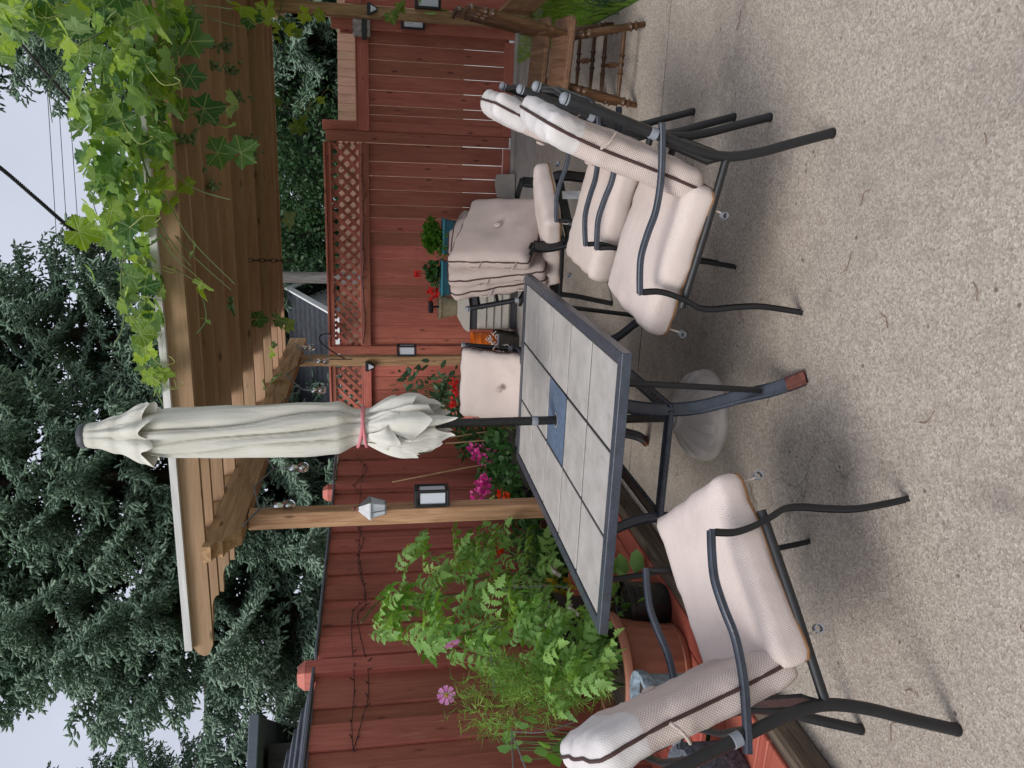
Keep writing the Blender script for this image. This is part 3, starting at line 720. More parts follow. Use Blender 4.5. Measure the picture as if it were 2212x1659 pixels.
# festoon of clear bulbs hooked along the girder
t = thing('festoon_lights', 'string of clear globe bulbs hooked along the left pergola beam', 'string light', (-2.03, 5, 2.2))
TO = Vector((-2.03, 5, 2.2))
hooks = [(525, 1136), (549, 1052), (575, 985), (590, 950)]; gl = [(617, 1093), (650, 1010)]
cp = [Vector(AX(x, y, -2.03)) for x, y in ((525, 1136), (560, 1100), (548, 1052), (592, 1012), (577, 990), (596, 955), (580, 920), (598, 885), (612, 865), (652, 841), (618, 810), (658, 780), (676, 778), (645, 750), (638, 741))]
MB().tube([p - TO for p in cp], .006, 6).obj('cord', plain('grey_cord', (.17, .17, .18), .7, var=.5, sc=200), t)
for hp, (bx, by) in ((cp[1], (608, 1093)), (cp[3], (640, 1010)), (cp[9], (684, 843)), (cp[11], (694, 780)), (cp[13], (663, 751))):
    q = Vector(AX(bx, by, -2.03)); sc = .036
    MB().lathe([(.001, .028), (.020, .028), (.021, .024), (.021, -.022), (.017, -.026)], q + Vector((0, 0, .012)) - TO, 14).obj('socket', M_CHROME, t, smooth=50)
    prof = [(.016, -.014)] + [(sc * math.cos(a), -.045 + sc * math.sin(a)) for a in np.linspace(1.05, -1.5, 10)] + [(.001, -.045 - sc)]
    b = MB().lathe(prof, q - TO, 16).obj('bulb', M_GLASS, t, smooth=80)
    MB().lathe([(.004, -.02), (.014, -.03), (.010, -.055), (.001, -.06)], q - TO, 10).obj('reflector', M_CHROME, b, smooth=60)
    mb = MB()
    for s_ in (-1, 1): mb.tube(catmull([hp - TO, (hp + q) / 2 + Vector((0, .018 * s_, .03)) - TO, q + Vector((0, .01 * s_, .042)) - TO], 4), .003, 5)
    mb.obj('lead', M_GALV, t)

# ------------------------------------------------------------------ table
TX, TY, TZ = -1.1205, 3.152, .722
TP, TB = .318, .0438
t = thing('patio_table', 'tile topped patio table with slate blue frame and umbrella hole', 'table', (TX, TY, 0))
HW, HL = 1.5 * TP + TB, 2.5 * TP + TB
mb = MB()
# mitred frame: four bars with a small lip
for (a, b, c, d) in (((-HW, -HL), (HW, -HL), (HW - TB, -HL + TB), (-HW + TB, -HL + TB)), ((HW, -HL), (HW, HL), (HW - TB, HL - TB), (HW - TB, -HL + TB)),
                     ((HW, HL), (-HW, HL), (-HW + TB, HL - TB), (HW - TB, HL - TB)), ((-HW, HL), (-HW, -HL), (-HW + TB, -HL + TB), (-HW + TB, HL - TB))):
    m = MB().prism([a, b, c, d], TZ - .034, TZ, 'z'); mb.add(m.v, m.f)
me = mb.mesh('frame', M_BLUE); bm = bmesh.new(); bm.from_mesh(me); bmesh.ops.bevel(bm, geom=[e for e in bm.edges], offset=.0018, segments=1, affect='EDGES'); bm.to_mesh(me); bm.free()
link('frame', me, t)
MB().box((0, 0, TZ - .017), (3 * TP, 5 * TP, .016)).obj('grout_bed', M_BLACK, t)
for i in range(3):
    for j in range(5):
        c = ((i - 1) * TP, (j - 2) * TP, TZ - .013)
        if (i, j) != (1, 2): plank('tile', (TP - .014, TP - .020, .018), c, M_TILE, t, (0, 0, R_.choice((0, math.pi))), ch=.0018)
# centre tile with moulded leaf relief and a hole for the pole
mb = MB(); g = TP - .009; N = 44; zt = TZ - .008; hr = .026
vs = []; fs = []
zt += .002
for a in range(N + 1):
    for b in range(N + 1):
        x, y = (a / N - .5) * g, (b / N - .5) * g; r = math.hypot(x, y); th = math.atan2(y, x); z = zt
        for m_, (r0, r1, ph) in enumerate(((.035, .085, 0), (.075, .125, .32), (.105, .150, 0))):
            u = (r - r0) / (r1 - r0)
            if 0 < u < 1:
                w = abs(((th + ph) / (2 * math.pi / 10)) % 1 - .5) * 2; e = w - .55 * (1 - u) ** .6
                if e < .2: z = zt + .0030 * math.sin(u * math.pi) * (1 - max(e, -.4) * 1.5)
        if r < hr: z = zt - .012
        vs.append((x, y, z))
for a in range(N):
    for b in range(N): k = a * (N + 1) + b; fs.append((k, k + N + 1, k + N + 2, k + 1))
mb.add(vs, fs); mb.obj('centre_tile', M_TILEBLUE, t, smooth=60)
MB().lathe([(.030, TZ - .012), (.036, TZ - .005), (.036, TZ - .003), (.025, TZ - .003), (.025, TZ - .04)], (0, 0, 0), 28).obj('pole_ring', M_GREYP, t, smooth=50)
for yy_ in (0, HL * .62, -HL * .62): MB().box((0, yy_, TZ - .05), (HW * 1.9, .03, .02)).obj('underframe_bar', M_BLACK, t)
AXL, AYL = .207, .515
for sx in (-1, 1):
    for sy in (-1, 1):
        d = Vector((sx * (.41 - AXL), sy * (.742 - AYL), 0)).normalized(); A0 = Vector((sx * AXL, sy * AYL, 0)); ax = Vector((-d.y, d.x, 0))
        prof = [(.105, .69), (.072, .62), (.036, .52), (.022, .43), (.030, .345), (.052, .288), (.095, .228), (.140, .172), (.186, .095), (.235, .045), (.297, .002)]
        pts = catmull([A0 + d * s_ + Vector((0, 0, z)) for s_, z in prof], 5)
        k = int(len(pts) * .93) - 1
        lg = MB().bar(pts, .050, .030, ax).obj('leg', M_BLUE, t)
        MB().bar(pts[-6:], .0515, .0315, ax).obj('rusty_foot', M_RUST, lg)
        MB().tube([A0 + d * .262 + Vector((0, 0, .69)), A0 + d * .25 + Vector((0, 0, .55)), A0 + d * .188 + Vector((0, 0, .125))], .0115, 8).obj('brace_rod', M_BLACK, t, smooth=50)
zq = .415
for a, b in (((-1, -1), (1, -1)), ((1, -1), (1, 1)), ((1, 1), (-1, 1)), ((-1, 1), (-1, -1))):
    MB().bar([(a[0] * (AXL + .015), a[1] * (AYL + .02), zq), (b[0] * (AXL + .015), b[1] * (AYL + .02), zq)], .020, .050, (0, 0, 1)).obj('stretcher', M_BLUE, t)

# ------------------------------------------------------------------ umbrella and its base
t = thing('patio_umbrella', 'closed cream umbrella tied with pink bands in the table hole', 'umbrella', (TX, TY, 0))
MB().tube([(0, 0, .10), (0, 0, .72), (-.006, 0, 1.25), (-.02, 0, 2.60)], .0192, 20).obj('pole', M_POLE, t, smooth=50)
MB().lathe([(.0205, 0), (.0215, .003), (.0215, .024), (.0205, .027)], (-.001, 0, .80), 20).obj('pole_collar', M_GREYP, t, smooth=50)
def axis_x(z): return -.002 - .013 * max(0, z - .72)
def pw(z, tab):
    for (z0, r0), (z1, r1) in zip(tab[:-1], tab[1:]):
        if z <= z1: u = (z - z0) / (z1 - z0); u = u * u * (3 - 2 * u); return r0 + (r1 - r0) * u
    return tab[-1][1]
def cloth(z0, z1, tab, nz, amp, twist, seed, hem=None, nl=8, nth=224, sharp=.55, ph0=0.):
    vs = []; fs = []; rr = np.random.RandomState(seed); pa = rr.rand(6) * 6.28
    for i in range(nz + 1):
        for k in range(nth):
            th = 2 * math.pi * k / nth; u = i / nz
            za, zb = z0, z1
            if hem: za = z0 + hem(th)
            z = za + (zb - za) * u
            q = th + twist * (z - z0) + .22 * math.sin(2 * th + pa[0] + 3 * z) + .10 * math.sin(5 * th + pa[1] - 5 * z)
            f = abs(math.sin(q * nl / 2 + ph0)) ** sharp
            f2 = .5 + .5 * math.sin(q * nl * 1.5 + pa[2] + 4 * z); a = pw(z, amp)
            f = min(f, .55 + .45 * abs(math.sin(q * nl * .5 + .7)) ** .5) if nz > 60 else f; R = pw(z, tab); r = R * (1 - a + a * f + .055 * a * f2 * 2 + .05 * math.sin(3 * th + pa[3] + 9 * z) * a)
            r += R * .05 * mnoise.noise(Vector((math.cos(th) * 2, math.sin(th) * 2, z * 5 + seed)))
            vs.append((axis_x(z) + r * math.cos(th), r * math.sin(th), z))
    for i in range(nz):
        for k in range(nth): fs.append((i * nth + k, i * nth + (k + 1) % nth, (i + 1) * nth + (k + 1) % nth, (i + 1) * nth + k))
    return MB().add(vs, fs)
tabm = [(1.19, .105), (1.26, .128), (1.36, .142), (1.46, .118), (1.535, .080), (1.575, .080), (1.66, .118), (1.80, .124), (2.05, .112), (2.30, .104), (2.44, .085), (2.60, .045)]
ampm = [(1.19, .55), (1.42, .50), (1.55, .22), (1.75, .30), (2.2, .34), (2.6, .25)]
cloth(1.19, 2.60, tabm, 110, ampm, .75, 3, hem=lambda th: .10 * abs(math.sin(4 * th + .8)) ** 1.4 + .035 * math.sin(2 * th + 1), sharp=.62).obj('canopy', M_CANVAS, t, smooth=70)
# folded flaps hanging over the tie
for i, (an, zt_, w_, ln) in enumerate(((-2.25, 1.535, .10, .21), (-1.1, 1.53, .10, .26), (-.35, 1.53, .09, .20), (1.2, 1.53, .1, .24), (2.6, 1.53, .1, .24), (-1.7, 1.53, .07, .13))):
    vs = []; fs = []
    for a in range(13):
        u = a / 12
        for b in range(11):
            s_ = b / 10 - .5; hw = (.018 + w_ * (u ** .8)); r = .084 + .062 * math.sin(min(1, u * 1.15) * math.pi * .6) + .018 * math.cos(s_ * 9) * u - .03 * abs(s_) * u
            th = an + s_ * hw / .105 * 1.25; z = zt_ - ln * u * (1 - .35 * abs(s_) * 2 * (u ** 2)) + .02 * s_ * u
            vs.append((axis_x(z) + r * math.cos(th), r * math.sin(th), z))
    for a in range(12):
        for b in range(10): fs.append((a * 11 + b, a * 11 + b + 1, a * 11 + b + 12, a * 11 + b + 11))
    MB().add(vs, fs).obj('canopy_flap', M_CANVAS, t, smooth=80)
cloth(2.365, 2.648, [(2.36, .150), (2.42, .120), (2.52, .077), (2.60, .054), (2.65, .046)], 40, [(2.36, .46), (2.5, .30), (2.65, .04)], .5, 8,
      hem=lambda th: .035 * abs(math.sin(4 * th + .3)) ** 1.2 + .012 * math.sin(9 * th), nl=8, sharp=.8).obj('vent_skirt', M_CANVAS, t, smooth=70)
MB().lathe([(.050, 0), (.052, .010), (.044, .026), (.024, .034), (.001, .036)], (axis_x(2.64), 0, 2.636), 28, capb=True).obj('finial_cap', M_RESIND, t, smooth=50)
for dz, tl in ((0, .010), (.020, -.014)):
    pts = [(axis_x(1.55) + .084 * math.cos(a), .084 * math.sin(a), 1.545 + dz + tl * math.cos(a + .4)) for a in np.linspace(0, 6.283, 41)[:-1]]
    MB().tube(pts, .0065, 8, close=True).obj('tie_band', M_PINKBAND, t, smooth=60)
t = thing('umbrella_base', 'domed taupe umbrella base with fluted shell relief under the table', 'umbrella base', (TX + .012, TY, 0))
def wb(a, z):
    if .045 < z < .155:
        k = (a / (2 * math.pi / 14)) % 1; u = (z - .045) / .11
        w = abs(k - .5) * 2
        return 1 + (.085 if w < .60 else -.015) * math.sin(u * math.pi)
    return 1.
MB().lathe([(.200, 0), (.208, .012), (.209, .028), (.203, .040), (.201, .046)] + [(.200 - .128 * u ** 1.25, .046 + .118 * u ** .8) for u in np.linspace(0.02, 1, 16)] + [(.066, .172), (.062, .178), (.040, .180), (.034, .215), (.0215, .217)], (0, 0, 0), 112, capb=True, warp=wb).obj('dome', M_BASE, t, smooth=50)
MB().lathe([(.010, 0), (.010, .004)], (.05, -.085, .158), 12, capt=True, M=Matrix.Rotation(rad(-28), 3, 'X')).obj('filler_plug', M_DARKP, t)

# ------------------------------------------------------------------ metal armchairs
def cushion(sx, sy, sz, r, bulge=(0, 0), n=(14, 14, 6), seed=0, wr=.006, button=None, bend=None, sag=None):
    """soft rounded box, local axes x (width), y, z (thickness = smallest of y, z)"""
    vs = []; fs = []; key = {}
    H = (sx / 2, sy / 2, sz / 2); thin = 1 if sy < sz else 2
    def put(p):
        q = [max(-(H[i] - r[i]), min(H[i] - r[i], p[i] * H[i])) for i in range(3)]
        d = [(p[i] * H[i] - q[i]) / r[i] for i in range(3)]; l = math.sqrt(sum(e * e for e in d))
        if l > 1e-6:
            m = max(abs(e) for e in d); d = [e / l * m for e in d]
        q = [q[i] + d[i] * r[i] for i in range(3)]
        o = [i for i in range(3) if i != thin]
        f = max(0, 1 - p[o[0]] ** 2) ** .7 * max(0, 1 - p[o[1]] ** 2) ** .7
        sg = p[thin]
        q[thin] += (bulge[1] if sg > 0 else -bulge[0]) * f * abs(sg)
        nn = mnoise.noise(Vector((q[0] * 7 + seed * 9.1, q[1] * 7, q[2] * 7))) * wr + mnoise.noise(Vector((q[0] * 18, q[1] * 18 + seed * 3, q[2] * 18))) * wr * .5
        # puckers along the edges
        pk = max(abs(p[o[0]]), abs(p[o[1]])) ** 8
        nn += pk * wr * .35 * math.sin(38 * (q[o[0]] + q[o[1]]) + seed)
        cz = q[o[1]] + .012 * math.sin(31 * q[thin] + seed) + .02 * mnoise.noise(Vector((q[0] * 5, q[1] * 5, q[2] * 5 + seed)))
        side = max(0, abs(p[o[0]]) - .55) / .45
        nn -= wr * .55 * side * max(0, math.sin(2 * math.pi * cz / .058 + seed)) ** 4
        for i in range(3): q[i] += nn * (p[i] if abs(p[i]) > .9 else 0)
        if button:
            for bs, (bx, by), dep, wd in button:
                if sg * bs > 0: q[thin] -= bs * dep * math.exp(-(((q[o[0]] - bx) ** 2 + (q[o[1]] - by) ** 2) / wd ** 2))
        if sag: q[2] -= sag * f
        if bend: q = bend(q)
        return q
    for a in range(3):
        u, w = [i for i in range(3) if i != a]
        for sg in (-1, 1):
            for i in range(n[u]):
                for j in range(n[w]):
                    quad = []
                    for (di, dj) in ((0, 0), (1, 0), (1, 1), (0, 1)):
                        p = [0, 0, 0]; p[a] = sg; p[u] = 2 * (i + di) / n[u] - 1; p[w] = 2 * (j + dj) / n[w] - 1
                        k = tuple(round(e, 5) for e in p)
                        if k not in key: key[k] = len(vs); vs.append(put(p))
                        quad.append(key[k])
                    fs.append(tuple(quad))
    return MB().add(vs, fs), put
def loop_pipe(put, axes, fixed_axis, fv, r=.0048, n=18, close=True, push=1.004):
    u, w = axes; pts = []
    P = [(-1 + 2 * k / n, -1) for k in range(n)] + [(1, -1 + 2 * k / n) for k in range(n)] + [(1 - 2 * k / n, 1) for k in range(n)] + [(-1, 1 - 2 * k / n) for k in range(n)]
    for a, b in P:
        p = [0, 0, 0]; p[u] = a; p[w] = b; p[fixed_axis] = fv; pts.append(tuple(e * push for e in put(p)))
    return MB().tube(pts, r, 6, close=True)
REAR = [(0, 0), (.043, .15), (.070, .24), (.088, .33), (.089, .40), (.072, .485), (.043, .58), (.008, .69), (-.026, .80), (-.062, .93)]
ARM = [(-.005, .603), (.08, .592), (.175, .585), (.268, .590), (.342, .609), (.415, .623), (.48, .621), (.548, .613)]
FLEG = [(.541, .604), (.538, .55), (.550, .495), (.574, .435), (.596, .388), (.600, .335), (.592, .26), (.588, .17), (.598, .08), (.610, .0)]
def lat(s_, side): return side * (.225 + .045 * max(0, min(1, s_ / .55)))
BACKTILT = math.atan2(.157, .524)
def make_chair(label, group, loc, ang, over=.0, back_shift=0., seedc=0, two_bar=False, drop=0., mback=None, bl=.59):
    t = thing('patio_armchair', label, 'chair', loc, ang - math.pi / 2, group)
    # local frame: x lateral, y forward, z up
    P3 = lambda s_, z, sd: (lat(s_, sd), s_, z)
    for sd in (-1, 1):
        pts = catmull([P3(s_, z, sd) for s_, z in REAR], 5)
        bp = MB().tube(pts, .0165, 12).obj('back_post', M_BLACK, t, smooth=50)
        tp = Vector(pts[-1]); d = (Vector(pts[-1]) - Vector(pts[-4])).normalized(); M = d.to_track_quat('Z', 'Y').to_matrix()
        MB().lathe([(.017, -.012), (.0185, -.011), (.0185, -.004), (.0172, 0), (.010, .006), (.001, .008)], tp, 14, M).lathe([(.017, -.022), (.0186, -.021), (.0186, -.017), (.017, -.016)], tp, 14, M).obj('end_cap', M_GREYP, bp, smooth=50)
        MB().lathe([(.0168, -.0), (.0176, .002), (.0176, .012), (.0168, .014)], Vector(P3(0.003, 0, sd)), 12, capb=True).obj('foot_cap', M_DARKP, bp)
        k = 6; q = Vector(pts[int(len(pts) * .70)]); dq = (Vector(pts[int(len(pts) * .70) + 1]) - q).normalized(); Mq = dq.to_track_quat('Z', 'Y').to_matrix()
        cl = MB().lathe([(.0172, -.013), (.0195, -.012), (.0195, .012), (.0172, .013)], q, 12, Mq).obj('strap_clip', M_GREYP, bp, smooth=50)
        if two_bar:
            for off in (-.019, .019): MB().bar(catmull([(lat(s_, sd) + sd * off, s_, z) for s_, z in ARM], 5), .013, .020, (1, 0, 0)).obj('armrest', M_BLACK, t)
            MB().bar(catmull([P3(s_, z, sd) for s_, z in FLEG], 5), .075, .026, (1, 0, 0)).obj('front_leg', M_BLACK, t)
        else:
            MB().bar(catmull([(lat(s_, sd) + sd * .012, s_, z) for s_, z in ARM], 5), .026, .018, (1, 0, 0)).obj('armrest', M_BLUE, t)
            MB().bar(catmull([(lat(s_, sd) + sd * .012, s_, z) for s_, z in FLEG], 5), .024, .0175, (1, 0, 0)).obj('front_leg', M_BLACK, t)
        MB().tube([P3(.085, .362, sd * 1.0), P3(.33, .402, sd * 1.0), P3(.598, .450, sd * 1.0)], .0135, 10).obj('seat_rail', M_BLACK, t, smooth=50)
    if two_bar: MB().bar([(-.262, .572, .392), (.262, .572, .392)], .055, .022, (0, 0, 1)).obj('apron', M_BLACK, t)
    MB().bar([(-.225, .105, .385), (.225, .105, .385)], .085, .012, (0, .3, .95)).obj('rear_plate', M_BLACK, t)
    MB().tube([(-.265, .588, .446), (.265, .588, .446)], .012, 10).obj('front_rail', M_BLACK, t, smooth=50)
    for z, s_ in ((.56, .052), (.74, -.006), (.90, -.052)): MB().tube([(-.22, s_, z), (0, s_ - .015, z + .005), (.22, s_, z)], .010, 8).obj('back_rail', M_BLACK, t, smooth=50)
    MB().tube(catmull([(-.222, -.03, .815), (-.222, -.055, .838), (-.16, -.058, .85), (.16, -.058, .85), (.222, -.055, .838), (.222, -.03, .815)], 5), .009, 8).obj('top_loop', M_BLACK, t, smooth=50)
    # seat cushion
    mb, put = cushion(.515, .535, .105, (.03, .035, .040), (.006, .020), (18, 18, 6), seed=1 + seedc, wr=.007)
    sc = mb.obj('seat_cushion', M_SEAT, t, smooth=75, loc=(0, .452, .472)); sc.rotation_euler = (rad(10.5), 0, 0)
    loop_pipe(put, (0, 1), 2, -.82, .0048).obj('piping', M_PIPEO, sc, smooth=60)
    for sd in (-1, 1):
        for yy_ in (-.20, .235):
            c = Vector((sd * .235, yy_, -.045)); L0 = .03
            mb = MB().tube(catmull([c, c + Vector((sd * .012, .0, -.03)), c + Vector((sd * .008, .004, -L0 - .012))], 4), .0035, 6)
            mb.obj('strap', M_CORD, sc, smooth=60)
            MB().lathe([(.010, -.012), (.0125, -.012), (.0125, .012), (.010, .012), (.010, -.012)], c + Vector((sd * .008, .006, -L0 - .02)), 12, Matrix.Rotation(rad(80), 3, 'Y')).obj('strap_clip', M_GREYP, sc, smooth=40)
    # back cushion
    def bend(q): u = q[2] / (bl / 2); q[1] += -.030 * max(0, u) ** 2.2 + .010 * u * u; return q
    mb, put = cushion(.47, .102, bl, (.032, .040, .042), (.002, .010), (18, 6, 24), seed=4 + seedc, wr=.009, bend=bend, button=[(1, (0, .04), .028, .10)])
    s0, z0 = .022 + .088 + back_shift + (.665 - bl) / 2 * .287, .735 - (.665 - bl) / 2 * .958
    bc = mb.obj('back_cushion', mback or M_BACK, t, smooth=75, loc=(0, s0 - .01 + drop * .28, z0 - drop)); bc.rotation_euler = (BACKTILT, 0, 0)
    loop_pipe(put, (0, 2), 1, .05, .0052, 26, push=1.006).obj('piping', M_PIPE, bc, smooth=60)
    MB().lathe([(.020, .0), (.021, .004), (.016, .009), (.001, .011)], (0, .066, .04), 16, Matrix.Rotation(rad(-90), 3, 'X')).obj('button', M_CUSH, bc, smooth=50)
    for sd in (-1, 1):
        MB().tube(catmull([(sd * .245, .0, .10), (sd * .262, -.03, .085), (sd * .238, -.062, .07)], 5), .0045, 6).obj('strap', M_CORD, bc, smooth=60)
    return t
GRP = 'black metal armchairs with beige cushions'
c2 = make_chair('metal armchair with beige cushions at the table corner nearest the terracotta pot', GRP, (-1.555, 1.638, 0), math.atan2(.646, .763), seedc=0)
c1 = make_chair('nearer of two metal armchairs side by side right of the table, stained white cushion top', GRP, (.141, 2.703, 0), math.atan2(.145, -.989), seedc=3)
c1b = make_chair('metal armchair between its nearer twin and the wooden chairs', GRP, (.205, 3.465, 0), math.atan2(.088, -.996), seedc=6, bl=.635)
c3 = make_chair('metal armchair at the far end of the table with button tufted back cushion', GRP, (-1.45, 4.90, 0), rad(-90 - 4), seedc=9, drop=.055, mback=M_SEAT, bl=.61)
c4 = make_chair('wide armed metal armchair piled with loose cushions in front of the storage box', GRP, (-.754, 4.894, 0), -.675, seedc=12, two_bar=True)
for ch in list(c4.children):
    if ch.name.startswith('back_cushion'):
        for g_ in list(ch.children): bpy.data.objects.remove(g_)
        bpy.data.objects.remove(ch)
# the three loose cushions stacked against its back
f4 = Vector((math.cos(-.675), math.sin(-.675), 0)); l4 = Vector((-f4.y, f4.x, 0)); o4 = Vector((-.754, 4.894, 0))
def loose(label, s_, lt, z, tilt, yaw, roll, dims=(.54, .115, .60), seed=0, btn=True):
    mb, put = cushion(*dims, (.04, .05, .05), (.012, .024), (20, 6, 20), seed=seed, wr=.009, button=[(1, (0, 0), .026, .09)] if btn else None)
    o = thing('loose_cushion', label, 'cushion', tuple(o4 + f4 * s_ + l4 * lt + Vector((0, 0, z))), 0, 'loose beige cushions stacked on the armchair')
    o.rotation_euler = (Matrix.Rotation(-.675 - math.pi / 2 + yaw, 3, 'Z') @ Matrix.Rotation(tilt, 3, 'X') @ Matrix.Rotation(roll, 3, 'Y')).to_euler()
    mb.obj('cover', M_CUSH, o, smooth=75); loop_pipe(put, (0, 2), 1, .45, .005, 22, push=1.004).obj('piping', M_PIPE, o, smooth=60)
    if btn: MB().lathe([(.022, .0), (.023, .005), (.018, .010), (.001, .012)], (0, .072, 0), 18, Matrix.Rotation(rad(-90), 3, 'X')).obj('button', M_CUSH, o, smooth=50)
    for zz in (-.1, .12): MB().tube(catmull([(.27, -.02, zz), (.285, -.01, zz - .05), (.262, .03, zz - .09)], 4), .004, 6).obj('tie', M_CORD, o, smooth=60)
    return o
loose('beige back cushion resting against the chair frame, rearmost of the stack', .165, .0, .745, rad(17), 0, rad(-2), seed=20)
loose('beige cushion in the middle of the stack on the armchair, brown piping', .265, -.015, .745, rad(20), rad(3), rad(-10), seed=23)
loose('beige cushion tilted on its corner at the front of the stack, tufted button', .375, -.005, .745, rad(23), rad(6), rad(-25), dims=(.53, .115, .53), seed=26)
# clear tag hanging from it
o = MB().add([(0, 0, 0), (.045, .004, .004), (.05, -.004, -.11), (.004, .006, -.115), (.022, .012, -.05)], [(0, 1, 4), (1, 2, 4), (2, 3, 4), (3, 0, 4)]).obj('care_tag', M_PAPER)
q = AD(1215, 430, 4.55); o.location = tuple(q); tag(o, 'crumpled white care tag hanging from the cushion seat', 'tag')

# ------------------------------------------------------------------ two wooden spindle chairs
def turned(mb, a, b, r, beads, n=12):
    a, b = Vector(a), Vector(b); d = b - a; M = d.normalized().to_track_quat('Z', 'Y').to_matrix(); l = d.length
    prof = []
    for k in range(41):
        u = k / 40; q = r * (.62 + .38 * math.sin(math.pi * min(1, max(0, u))) ** .8)
        for c, w, h in beads:
            e = (u - c) / w
            if abs(e) < 1: q = max(q, r * h * (1 - abs(e) ** 3)) if h > 0 else q * (1 + h * (1 - abs(e) ** 2))
        prof.append((q, u * l))
    return mb.lathe(prof, a, n, M, capb=True, capt=True)
BEAD = [(.16, .02, 1.18), (.20, .015, -.3), (.24, .02, 1.2), (.80, .02, 1.2), (.84, .015, -.3), (.88, .02, 1.18)]
BEAD2 = [(.38, .025, 1.5), (.44, .018, -.3), (.5, .03, 1.3), (.56, .018, -.3), (.62, .025, 1.5)]
def wood_chair(loc, label):
    # local: x sideways, y forward (seat front), z up; legs splay
    t = thing('wooden_chair', label, 'chair', loc, rad(90 - 4.4), 'turned wooden chairs')
    SZ = .405
    feet = {(-1, 0): (-.19, 0, 0), (1, 0): (.19, 0, 0), (-1, 1): (-.19, .427, 0), (1, 1): (.19, .427, 0)}
    tops = {(-1, 0): (-.165, .085, SZ), (1, 0): (.165, .085, SZ), (-1, 1): (-.165, .345, SZ), (1, 1): (.165, .345, SZ)}
    for k in feet: turned(MB(), tops[k], feet[k], .023, BEAD).obj('leg', M_OAK, t, smooth=45)
    def on(k, u): return Vector(tops[k]).lerp(Vector(feet[k]), u)
    for sx in (-1, 1):
        turned(MB(), on((sx, 0), .72), on((sx, 1), .72), .0135, BEAD2).obj('stretcher', M_OAK, t, smooth=45)
    for v_ in (.5,):
        turned(MB(), on((-1, 0), .72).lerp(on((-1, 1), .72), v_), on((1, 0), .72).lerp(on((1, 1), .72), v_), .012, BEAD2).obj('cross_stretcher', M_OAK, t, smooth=45)
    # seat: slab with rounded corners and a thick edge
    pl = []; a, b, r = .225, .235, .06
    for cx, cy, s0 in ((a - r, b - r, 0), (-a + r, b - r, 90), (-a + r, -b + r, 180), (a - r, -b + r, 270)):
        for k in range(7): an = rad(s0 + 15 * k); pl.append((cx + r * math.cos(an), cy + r * math.sin(an)))
    me = MB().prism(pl, -.019, .019, 'z').mesh('seat', M_OAKX); bm = bmesh.new(); bm.from_mesh(me)
    bmesh.ops.bevel(bm, geom=[e for e in bm.edges if abs(e.verts[0].co.z - e.verts[1].co.z) < 1e-4], offset=.010, segments=3, affect='EDGES'); bm.to_mesh(me); bm.free()
    o = link('seat', me, t, (0, .215, SZ + .019)); o.rotation_euler = (rad(3), 0, 0)
    top = []
    for k in range(5):
        x = -.17 + .085 * k; p1 = Vector((x * 1.08, -.018 - .012 * (1 - (x / .17) ** 2), .955)); top.append(p1)
        turned(MB(), (x, .072, SZ + .03), p1, .0185, BEAD).obj('spindle', M_OAK, t, smooth=45)
    MB().tube([p + Vector((0, -.006, .012)) for p in catmull([top[0] + Vector((-.04, .02, 0))] + top + [top[-1] + Vector((.04, .02, 0))], 4)], .013, 10).obj('top_rail', M_OAK, t, smooth=50)
    return t
wood_chair((.731, 4.708, 0), 'nearer of two turned wooden chairs at the lawn edge')
wood_chair((.815, 5.33, 0), 'farther wooden chair, half hidden behind its twin by the lawn')

# ------------------------------------------------------------------ storage box with planters on it
t = thing('storage_box', 'beige resin storage box with ribbed panel against the lattice fence', 'storage box', (-1.2, 8.18, 0))
def at_b(v): return (v[0] + 1.2, v[1] - 8.18, v[2])
X0, X1, Y0, Y1 = -1.80, -.62, 7.95, 8.44
MB().box(at_b(((X0 + X1) / 2, (Y0 + Y1) / 2, .035)), (X1 - X0 - .01, Y1 - Y0 - .01, .07), .008).obj('plinth', M_RESIND, t)
MB().box(at_b(((X0 + X1) / 2, (Y0 + Y1) / 2, .25)), (X1 - X0, Y1 - Y0, .355), .012).obj('body', M_RESIN, t)
for k in range(3):
    xa = X0 + .02 + (X1 - X0 - .04) * k / 3; xb = X0 + .02 + (X1 - X0 - .04) * (k + 1) / 3 - .02
    for j in range(4):
        z0 = .095 + .080 * j
        MB().prism([(Y0 - 8.18 - .002, z0), (Y0 - 8.18 - .022, z0 + .004), (Y0 - 8.18 - .006, z0 + .077), (Y0 - 8.18 - .002, z0 + .077)], xa + 1.2, xb + 1.2, 'x').obj('panel_slat', M_RESIN, t)
MB().box(at_b(((X0 + X1) / 2, (Y0 + Y1) / 2, .468)), (X1 - X0 - .004, Y1 - Y0 - .004, .082), .006).obj('band', M_RESIND, t)
pl = [(X0 - .015, .508), (X0 - .015, .53), (X0 + .02, .57), (X0 + .10, .615), (X0 + .18, .625), (X1 - .18, .625), (X1 - .10, .615), (X1 - .02, .57), (X1 + .015, .53), (X1 + .015, .508)]
MB().prism([(x + 1.2, z) for x, z in pl], Y0 - .02 - 8.18, Y1 + .01 - 8.18, 'y').obj('lid', plain('pale_resin_lid', (.58, .555, .50), .5, var=.05), t, smooth=30)
ZL = .626
